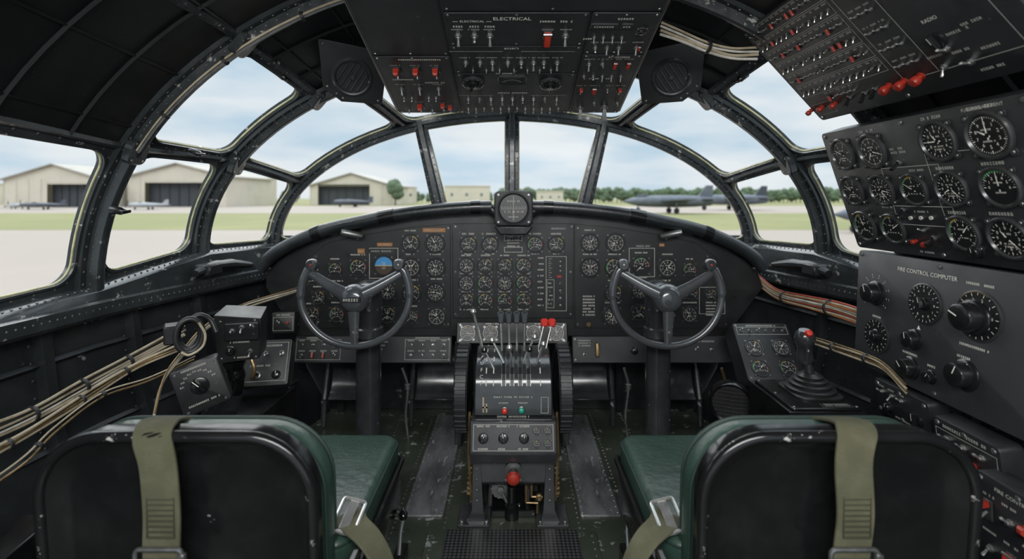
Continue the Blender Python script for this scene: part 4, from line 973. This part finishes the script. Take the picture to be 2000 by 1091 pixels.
Mx=basis((.93,1.855,.443),(0,-.154,.13),(0,.13,.154)); Mx=Mx@Matrix.Scale(1.1,4); r=root('auxiliary_gauge_box',Mx,'small tilted black box with four round gauges and a toggle row','gauge box')
m=MB(); m.plate(0,0,.19,.20,-.08,0,.010,.004,2)
for a in(-.085,.085):
    for b in(-.09,.09): m.screw(a,b,0,.0045,1)
mk(m,'box_body',['black_panel_side','dull_steel'],r)
for a,b,st in ((-.045,.012,1),(.045,.012,0),(-.045,-.058,3),(.045,-.058,2)): gauge(r,a,b,.026,st)
for k in range(6): sw(r,-.07+k*.028,.072,tog(),.8)
m=MB(); m.micro(0,.09,.1,.005); m.frame(-.085,.058,.085,.085,.001); mk(m,'panel_markings',['dim_mark'],r)
m=MB(); m.box(.80,1.78,0,.94,1.95,.30,0,.006); mk(m,'equipment_cabinet',['wall_paint'],label='dark equipment cabinet under the small gauge box',cat='cabinet')
r=root('loudspeaker',basis((.755,1.765,.29),(-.35,-.94,0)),'round black loudspeaker with wire grille','speaker')
m=MB(); m.lathe([(0,-.03),(.072,-.03),(.072,.0),(.067,.008),(.060,.004)],36,0); m.lathe([(.060,.0),(0,.0)],32,1); m.box(-.02,-.29,-.03,.02,-.07,-.01,0)
for k in range(-4,5):
    hh=math.sqrt(.060**2-(k*.013)**2); m.tube([(k*.013,-hh,.004),(k*.013,0,.008),(k*.013,hh,.004)],.0012,5,mi=2); m.tube([(-hh,k*.013,.004),(0,k*.013,.008),(hh,k*.013,.004)],.0012,5,mi=2)
mk(m,'speaker_body',['black_gloss','rubber_black','bezel'],r)
# ================================================================ CABLES
def bundle(lines,label,ties=(),mats=('wire_cream',),r=.005,group=None):
    b=root('cable_bundle',T(*lines[0][0]),label,'cables',group); Mi=b.matrix_basis.inverted()
    by={}
    for k,l in enumerate(lines):
        mt=mats[k%len(mats)]; by.setdefault(mt,MB()).tube([Mi@p for p in spline(l,7)],r*rnd(.75,1.1),7)
    for mt,m in by.items(): mk(m,'cable',[mt],b)
    for t in ties:
        P=[Mi@spline(l,7)[int(t*(len(spline(l,7))-1))] for l in lines]; c=sum(P,Vector())/len(P); rad=max((p-c).length for p in P)+r*1.2
        l=spline(lines[0],7); k=int(t*(len(l)-1)); d=(l[min(k+1,len(l)-1)]-l[max(0,k-1)]).normalized()
        m=MB(); m.M=basis(c,d,(0,.2,1)); m.lathe([(rad*.85,-.005),(rad,-.004),(rad,.004),(rad*.85,.005)],16,0); mk(m,'cable_tie',['wire_black'],b)
def fan(base,n,spread,seed=0,j=.0025):
    random.seed(seed); out=[]
    for k in range(n):
        o=(k-(n-1)/2)*spread; out.append([Vector(p)+Vector((rnd(-j,j),rnd(-j,j),o+rnd(-j,j))) for p in base])
    return out
wl=lambda px,py,X: W(px,py,X/(abs(px-1000)/1000.0))
bundle(fan([wl(-60,862,1.13),wl(60,810,1.14),wl(160,755,1.14),wl(250,705,1.13),wl(330,662,1.08),wl(360,645,1.03)],5,.0080,1),'bundle of cream cables tied along the side wall',(.2,.4,.6,.85),('wire_cream','wire_white','wire_cream','wire_black','wire_cream'),.0038,'wall cable bundles')
bundle(fan([wl(-60,905,1.09),wl(40,855,1.10),wl(130,800,1.11),wl(190,760,1.12),wl(270,713,1.10),wl(345,680,1.02)],3,.008,2),'lower bundle of cream and brown cables tied along the side wall',(.15,.5,.75),('wire_cream','brass','wire_cream'),.0036,'wall cable bundles')
bundle(fan([wl(-40,960,1.04),wl(50,895,1.06),wl(110,838,1.07),wl(200,772,1.08),wl(290,740,1.04),wl(380,700,.98)],2,.010,3,.003),'loose thin cables sagging below the main bundle',(.3,.6),('brass','wire_cream'),.0028,'wall cable bundles')
bundle(fan([wl(300,815,.98),wl(320,740,.98),wl(355,690,.98),wl(400,640,.98),wl(470,600,1.0),wl(580,565,.86)],3,.008,4),'cream conduit rising behind the side controls',(.4,),('wire_cream','wire_white','brass'),.0032,'side control cables')
bundle(fan([wl(1478,545,1.03),wl(1520,575,1.06),wl(1580,590,1.07),wl(1640,605,1.07),wl(1700,625,1.07)],8,.0065,5),'orange, red and white wire loom on the side wall',(.35,.7),('wire_orange','wire_cream','wire_red','wire_cream','wire_white'),.0036)
bundle(fan([wl(1560,655,1.0),wl(1620,675,1.02),wl(1680,695,1.02),wl(1725,715,1.02),wl(1770,760,1.02)],4,.007,6),'cream wires running below the loom to the switch block',(.3,.6),('wire_cream','brass'),.0034)
def arc_off(i,t,off,dy): 
    Y,a,b,cz=ARCH[i]; t=math.radians(t); nr=Vector((-math.cos(t)*b,0,math.sin(t)*a)).normalized(); return Vector((-a*math.cos(t),Y+dy,cz+b*math.sin(t)))+nr*off
bundle([[arc_off(2,t,-.054+o,-.03+o) for t in (26,32,38,44,50,56,63,70)] for o in (0,.010)],'pair of grey cables clipped along the canopy arch',(.2,.5,.8),('dull_steel','wire_cream'),.0055)
bundle(fan([W(1290,55,1.5),W(1330,70,1.5),W(1380,92,1.52),W(1430,104,1.55),W(1480,104,1.56)],4,.010,8),'white roof cables sweeping to the switch panel',(.5,),('wire_white','wire_cream'),.0045)
# ================================================================ LEFT SIDE CONTROLS
r=root('conduit_hoop',T(*W(370,655,1.42)),'black looped hose ring with cream lead on the side wall','hose')
m=MB(); m.M=basis((0,0,0),(.55,-.83,0)); m.tube([(.032*math.cos(a/16*pi),.046*math.sin(a/16*pi),.0) for a in range(32)],.008,10,closed=True); m.tube([(.027*math.cos(a/16*pi),.040*math.sin(a/16*pi),-.020) for a in range(32)],.008,10,closed=True)
m.tube(spline([(0.0,.042,-.01),(.025,.052,-.01),(.05,.036,-.01),(.065,0,0)],5),.007,10); m.box(-.06,-.02,-.06,-.022,.03,0,0,.004); mk(m,'hose_loop',['rubber_black'],r)
m=MB(); m.M=basis((0,0,0),(.55,-.83,0)); m.tube(spline([(-.02,-.04,.012),(.0,-.050,.014),(.03,-.033,.012),(.037,0,.01),(.022,.035,.01)],5),.0035,8); mk(m,'lead_wire',['wire_cream'],r)
M=basis(W(467,655,1.55),(.22,-.97,-.10)); r=root('side_control_box',M,'black angular control head with lever and toggles on a bracket','control box')
m=MB(); m.layers([[(-.055,-.085,-.09),(.055,-.075,-.09),(.06,.06,-.09),(-.06,.07,-.09)],[(-.062,-.085,0),(.055,-.075,0),(.062,.05,0),(-.068,.066,0)]],0); m.plate(.01,.015,.095,.055,0,.012,.006,.002,mi=0)
for a in (-.05,.045):
    for b in (-.07,.045): m.screw(a,b,0,.0045,1)
mk(m,'box_body',['black_panel','dull_steel'],r,bevel=.005)
for a,b,k in ((.04,.03,'toggle_up'),(.012,.03,'toggle_down'),(-.015,.02,'toggle_mid'),(.03,-.05,'toggle_down')): sw(r,a,b,k,1.1,z=.012 if b>0 else 0)
sw(r,-.025,-.045,'knob',.012)
m=MB(); m.micro(-.0,-.02,.06,.005); m.micro(0,-.068,.05,.005); mk(m,'panel_markings',['dim_mark'],r)
m=MB(); m.tube(spline([(-.02,-.08,-.04),(-.03,-.12,-.05),(-.02,-.16,-.05),(-.03,-.205,-.055)],5),[.030]*5+[.024]*5+[.018]*6,10); mk(m,'bracket',['black_gloss'],r)
m=MB(); m.tube(spline([(.03,-.08,-.01),(.04,-.11,.0),(.03,-.14,-.01)],4),.006,8); mk(m,'hose_end',['brass'],r,label='worn yellow hose end')
def lbox(name,x0,y0,x1,y1,z0,z1,label,slope=0):
    m=MB(); m.layers([[(x0,y0,z0),(x1,y0,z0),(x1,y1,z0),(x0,y1,z0)],[(x0,y0,z1-slope),(x1,y0,z1-slope),(x1,y1,z1),(x0,y1,z1)]],0)
    for a in (x0+.015,x1-.015):
        m.screw(a,y0+.02,z1-slope,.005,1); m.screw(a,y1-.02,z1,.005,1)
    return mk(m,name,['black_gloss','dull_steel'],bevel=.005,label=label,cat='console box')
lbox('side_console',-.93,1.47,-.76,1.80,0,.34,'black floor console box beside the pilot seat')
lbox('junction_box',-1.10,.90,-.94,1.06,.24,.345,'small black junction box low on the side wall',.02)
M=basis((-.83,1.72,.445),(.15,-.88,.45)); r=root('trim_switch_box',M,'sloped black switch box with toggles and a lever','switch box')
m=MB(); m.plate(0,0,.16,.15,-.06,0,.008,.004,2); mk(m,'box_body',['black_panel'],r)
for a in (-.05,0,.05): sw(r,a,.03,tog(),1.1)
sw(r,-.02,-.04,'blade',1.2); sw(r,.04,-.04,'knob',.012)
m=MB(); m.micro(0,.055,.1,.006); m.frame(-.07,-.06,.07,.065,.001); m.micro(-.01,-.01,.07,.006); mk(m,'panel_markings',['dim_mark'],r)
M=basis(W(392,755,1.36),(.42,-.90,.05),(-.35,0,1)); r=root('rotary_switch_plate',M,'tilted black plate with a rotary selector and white markings','switch plate')
m=MB(); m.plate(0,0,.115,.125,-.045,0,.008,.003,2)
for a in(-.045,.045):
    for b in(-.053,.053): m.screw(a,b,0,.004,1)
mk(m,'plate_body',['black_panel','dull_steel'],r); sw(r,.0,.005,'pointer',.022,.5)
m=MB()
for k in range(9):
    a=math.radians(20+k*18); m.micro(.04*math.cos(a),.005+.04*math.sin(a),.010,.004)
m.micro(0,-.04,.08,.005); m.micro(0,.055,.06,.005); mk(m,'panel_markings',['dim_mark'],r)
m=MB(); m.tube(spline([W(385,790,1.42),W(380,830,1.43),W(380,880,1.44)],4),.014,8); mk(m,'support_post',['wall_paint'],label='dark post holding the rotary switch plate',cat='post')
M=basis(W(553,630,2.0),(.15,-1,.1)); r=root('alarm_switch_box',M,'little black box with a red switch at the panel end','switch box')
m=MB(); m.plate(0,0,.085,.08,-.05,0,.005,.002,2); mk(m,'box_body',['black_panel'],r); sw(r,.018,.0,'redcap',.5); sw(r,-.018,0,'toggle_up',.9)
m=MB(); m.frame(-.037,-.03,.037,.022,.001); m.micro(0,.03,.05,.005); mk(m,'panel_markings',['dim_mark'],r)
for s in (-1,1):
    m=MB(); m.tube(spline([(s*1.10,1.78,.735),(s*1.085,1.85,.75),(s*1.07,1.95,.745),(s*1.05,2.05,.73)],4),[.015,.020,.024,.022,.023,.024,.022,.024,.026,.022,.02,.018,.015],10,flat=.8); m.box(s*1.09-.03,1.80,.72,s*1.09+.03,1.88,.762,0,.006)
    mk(m,'sill_latch',['rubber_black'],label='lumpy black latch fitting on the window sill',cat='latch',group='sill latches')
for px,py,Y in ((555,152,1.74),(388,300,1.66),(238,412,1.44),(1445,155,1.74)):
    p=W(px,py,Y); c=(Vector((0,p.y,.8))-p).normalized(); r=root('window_catch',basis(p,c,(0,1,.1)),'small dark turn catch on the window frame','window catch','window catches')
    m=MB(); m.lathe([(.011,-.03),(.011,.0),(.008,.004),(.006,.012),(0,.013)],14,0); m.box(-.005,-.016,.008,.005,.016,.016,0,.002); mk(m,'catch_body',['black_gloss'],r)
# ================================================================ AIRFIELD
GZ=-3.0
def gy(py): return 4.0/((py-385)/1000.0)
m=MB(); m.box(-900,4,GZ-.5,900,1500,GZ,0,.01); mk(m,'apron_ground',['concrete'],kind='structure',label='pale concrete airfield apron',cat='ground')
m=MB(); m.box(-900,gy(449),GZ,900,gy(416),GZ+.02,0,.001); mk(m,'grass_strip',['grass'],kind='structure',label='mown grass strip between the aprons',cat='grass')
m=MB(); m.box(-900,gy(402),GZ,900,1400,GZ+.02,0,.001); mk(m,'grass_field',['grass'],kind='structure',label='wide grass field in front of the tree line',cat='grass')
def hangar(x0,x1,base,peak,eave,dx0,dx1,dtop,Y,depth=40):
    sc=Y/1000.0; X=lambda p:(p-1000)*sc; Z=lambda q: EYE-(q-385)*sc
    r=root('hangar',T(X((x0+x1)/2),Y,GZ+.02),'cream metal aircraft hangar with low gable roof and dark open door','hangar','hangars across the airfield')
    w=(x1-x0)*sc; he=Z(eave)-GZ; hp=Z(peak)-GZ; d0=(dx0-(x0+x1)/2)*sc; d1=(dx1-(x0+x1)/2)*sc; dh=Z(dtop)-GZ
    m=MB(); 
    def wb(a,b,c,d): m.add([(a,0,b),(c,0,b),(c,0,d),(a,0,d)],[(0,1,2,3)],0)
    wb(-w/2,0,d0,he); wb(d1,0,w/2,he); wb(d0,dh,d1,he); m.add([(-w/2,0,he),(w/2,0,he),(0,0,hp)],[(0,1,2)],0)
    m.add([(-w/2,0,0),(-w/2,depth,0),(-w/2,depth,he),(-w/2,0,he)],[(0,1,2,3)],0); m.add([(w/2,0,0),(w/2,depth,0),(w/2,depth,he),(w/2,0,he)],[(0,1,2,3)],0)
    for k in range(9):
        x=-w/2+w*k/8
        if not(d0<x<d1): m.box(x-.15,-.2,0,x+.15,0,he,0,.01)
    mk(m,'hangar_walls',['hangar_wall'],r)
    m=MB(); q=[(-w/2-1,he-.4),(0,hp+.3),(w/2+1,he-.4)]
    m.layers([[(a,-1.2,b) for a,b in q]+[(a,-1.2,b+.5) for a,b in reversed(q)],[(a,depth,b) for a,b in q]+[(a,depth,b+.5) for a,b in reversed(q)]],0); mk(m,'hangar_roof',['hangar_roof'],r)
    m=MB(); m.box(d0,3,0,d1,3.4,dh,0,.01)
    for k in range(7): m.box(d0+(d1-d0)*k/6-.2,2.6,0,d0+(d1-d0)*k/6+.2,3,dh,0,.01)
    mk(m,'hangar_door',['hangar_dark'],r)
    m=MB(); m.box(d0,.1,dh*.93,d1,2.6,dh,0,.01); mk(m,'door_track',['hangar_wall'],r)
hangar(8,200,403,323,350,92,184,356,205); hangar(250,442,400,321,344,283,398,353,215); hangar(606,766,398,340,362,621,722,360,260)
def lowb(x0,x1,top,Y):
    sc=Y/1000.0; w=(x1-x0)*sc; h=EYE-(top-385)*sc-GZ
    r=root('airfield_building',T(((x0+x1)/2-1000)*sc,Y,GZ+.02),'low pale airfield building with a row of dark windows','building','low buildings by the hangars')
    m=MB(); m.box(-w/2,0,0,w/2,14,h,0,.05); m.box(-w/2-.4,-.4,h,w/2+.4,14.4,h+.5,0,.05); mk(m,'building_walls',['hangar_wall'],r)
    m=MB(); n=max(3,int(w/7))
    for k in range(n): x=-w/2+w*(k+.5)/n; m.box(x-.7,-.05,h*.45,x+.7,.02,h*.62,0,.01)
    mk(m,'window_row',['jet_grey'],r)
lowb(445,518,347,285); lowb(868,955,364,300); lowb(1050,1100,374,330); lowb(-60,4,360,275); lowb(782,806,366,325)
def tree_mesh(seed):
    random.seed(seed); t=MB(); t.tube([(0,0,0),(.1,0,3),(0,.1,6)],[.35,.28,.2],7)
    c=MB()
    for k in range(14):
        a=rnd(0,6.28); q=rnd(0,2.6); R_=rnd(1.6,2.6); z=rnd(3,10); q*=1-(z-4)/12; c.M=Matrix.Translation((q*math.cos(a),q*math.sin(a),z))@Matrix.Rotation(rnd(0,3),4,'X')
        c.lathe([(0,-R_),(R_*.6,-R_*.8),(R_*.95,-R_*.3),(R_,.2*R_),(R_*.7,.75*R_),(0,R_)],9,0)
    return t.mesh('trunk',['trunk']),c.mesh('foliage',['foliage'],60)
TM=[tree_mesh(k) for k in range(3)]; random.seed(11)
spots=[]
for row,Y in enumerate((365,377,389)):
    x=980+row*8
    while x<1700: spots.append((x,Y,rnd(.8,1.0))); x+=25
for row,Y in enumerate((383,395)):
    x=815+row*10
    while x<975: spots.append((x,Y,rnd(.6,.8))); x+=22
spots+=[(772,255,1.15),(530,345,.8),(555,345,.7),(215,310,.8),(236,310,.7),(578,345,.7)]
for px,Y,sc in spots:
    tm=random.choice(TM); r=root('tree',T((px-1000)/1000*Y,Y,GZ+.02,rnd(0,6),sc),'leafy green tree in the distant tree line','tree','trees along the airfield edge')
    link('trunk',tm[0],r); link('foliage',tm[1],r)
random.seed(5)
def plane(px,base,Y,L,yaw,kind,label,colr,tail=None):
    r=root('parked_'+kind,T((px-1000)/1000*Y,Y,GZ+.02,yaw),label,'aircraft')
    m=MB(); m.M=Matrix.Translation((0,0,L*.13))@Matrix.Rotation(pi/2,4,'Y')
    if kind=='jet': pr=[(0,-.5),(.012,-.47),(.035,-.40),(.055,-.30),(.062,-.15),(.065,.1),(.06,.3),(.048,.46),(.035,.5),(0,.5)]
    else: pr=[(0,-.5),(.03,-.48),(.05,-.42),(.06,-.3),(.065,-.15),(.05,.1),(.025,.4),(.012,.5),(0,.5)]
    m.lathe([(a*L,b*L) for a,b in pr],20,0); mk(m,'fuselage',[colr],r)
    m=MB(); z=L*(.13 if kind=='jet' else .10)
    sp=.33 if kind=='jet' else .55
    for s in (-1,1):
        m.layers([[(a*L,s*.05*L,z+b*L) for a,b in ((-.12,0),(.18,-.004),(.18,.004),(-.12,.014))],[(a*L,s*sp*L,z+.02*L+b*L) for a,b in (((.08,0),(.17,0),(.17,.004),(.08,.006)) if kind=='jet' else ((-.08,0),(.05,0),(.05,.004),(-.08,.01)))]],0)
        m.layers([[(a*L,s*.02*L,z+b*L+.02*L) for a,b in ((.32,0),(.48,0),(.48,.004),(.32,.006))],[(a*L,s*.17*L,z+.025*L+b*L) for a,b in ((.42,0),(.49,0),(.49,.003),(.42,.004))]],0)
    mk(m,'wings',[colr],r)
    m=MB(); m.layers([[(a*L,b*L,z+.04*L) for a,b in ((.32,-.008),(.49,-.004),(.49,.004),(.32,.008))],[(a*L,b*L,z+.17*L) for a,b in ((.42,-.003),(.50,-.002),(.50,.002),(.42,.003))]],0); mk(m,'tail_fin',[tail or colr],r)
    m=MB(); m.M=Matrix.Translation((-.27*L if kind=='jet' else -.2*L,0,L*.175))@Matrix.Rotation(pi/2,4,'Y'); m.lathe([(0,-.09*L),(.025*L,-.05*L),(.035*L,0),(.022*L,.06*L),(0,.09*L)],14,0); mk(m,'cockpit_canopy',['hangar_dark'],r)
    for x,y in ((-.33,0),(.05,.1),(.05,-.1)):
        m=MB(); m.tube([(x*L,y*L,L*.12),(x*L,y*L,L*.035)],.008*L,6); m.M=Matrix.Translation((x*L,y*L,L*.032))@Matrix.Rotation(pi/2,4,'X'); m.lathe([(0,-.012*L),(.026*L,-.012*L),(.032*L,0),(.026*L,.012*L),(0,.012*L)],16,1); mk(m,'landing_gear',['dull_steel','rubber_black'],r)
    if kind!='jet':
        m=MB()
        for k in range(3): m.M=Matrix.Translation((-.505*L,0,L*.13))@Matrix.Rotation(2.09*k,4,'X'); m.box(-.004*L,-.012*L,0,.004*L,.012*L,.13*L,0,.002)
        mk(m,'propeller',['hangar_dark'],r)
plane(1305,412,125,23,.10,'jet','long grey military jet parked on the apron','jet_grey')
plane(1425,405,158,25,.12,'jet','grey jet with dark tail fin parked on the apron','jet_grey','jet_tail')
plane(1745,470,58,16,.2,'jet','grey jet parked closer on the apron','jet_grey','jet_tail')
plane(85,405,165,12,.3,'propeller_plane','dark propeller aircraft parked before a hangar','plane_dark')
plane(290,405,165,12,.15,'propeller_plane','small white aircraft parked before a hangar','plane_white')
plane(690,400,210,16,.1,'propeller_plane','dark grey aircraft parked before a hangar','plane_dark')
plane(35,405,175,10,-.3,'propeller_plane','small white aircraft parked on the apron','plane_white')
# ================================================================ LIGHT
w=bpy.data.worlds.new('sky'); bpy.context.scene.world=w; w.use_nodes=True; N=w.node_tree.nodes; L=w.node_tree.links; bg=N['Background']
tc=N.new('ShaderNodeTexCoord'); mp=N.new('ShaderNodeMapping'); mp.inputs['Scale'].default_value=(1.2,1.2,5); L.new(tc.outputs['Generated'],mp.inputs[0])
nz=N.new('ShaderNodeTexNoise'); nz.inputs['Scale'].default_value=2.6; nz.inputs['Detail'].default_value=5; nz.inputs['Roughness'].default_value=.5; L.new(mp.outputs[0],nz.inputs['Vector'])
mr=N.new('ShaderNodeMapRange'); mr.inputs[1].default_value=.38; mr.inputs[2].default_value=.60; L.new(nz.outputs['Fac'],mr.inputs[0])
mx=N.new('ShaderNodeMix'); mx.data_type='RGBA'; mx.inputs[6].default_value=(.53,.68,.80,1); mx.inputs[7].default_value=(.82,.87,.90,1); L.new(mr.outputs[0],mx.inputs[0])
L.new(mx.outputs[2],bg.inputs['Color'])
sx=N.new('ShaderNodeSeparateXYZ'); L.new(tc.outputs['Generated'],sx.inputs[0]); zr=N.new('ShaderNodeMapRange'); zr.inputs[1].default_value=.36; zr.inputs[2].default_value=.8; zr.inputs[3].default_value=1.0; zr.inputs[4].default_value=3.2; L.new(sx.outputs['Z'],zr.inputs[0]); L.new(zr.outputs[0],bg.inputs['Strength'])
sd=bpy.data.lights.new('sun','SUN'); sd.energy=.8; sd.angle=.5; sd.color=(1,.96,.9); so=link('sun',sd); so.rotation_euler=(math.radians(50),0,math.radians(-30))
sd=bpy.data.lights.new('front_fill_sun','SUN'); sd.energy=1.8; sd.angle=1.0; sd.color=(1,.98,.95); so=link('front_fill_sun',sd); so.rotation_euler=(math.radians(-58),0,math.radians(18))  # second sun added as soft frontal fill, standing in for overcast skylight
def area(name,loc,rot,size,e,col=(1,1,1)):
    d=bpy.data.lights.new(name,'AREA'); d.shape='RECTANGLE'; d.size=size[0]; d.size_y=size[1]; d.energy=e; d.color=col; o=link(name,d); o.location=loc; o.rotation_euler=rot; return o
area('cabin_fill_light',(0,-.3,1.58),(math.radians(52),0,0),(1.6,.5),46,(1,.99,.97))  # unseen area lamp added behind the camera to brighten the interior
# ================================================================ CAMERA
cd=bpy.data.cameras.new('camera'); co=link('camera',cd); co.location=(0,0,EYE); co.rotation_euler=(pi/2,0,0); cd.sensor_width=36; cd.lens=18; cd.shift_y=(385-545.5)/2000.0; cd.clip_start=.02; cd.clip_end=3000
cd.dof.use_dof=True; cd.dof.focus_distance=1.5; cd.dof.aperture_fstop=2.2
bpy.context.scene.camera=co
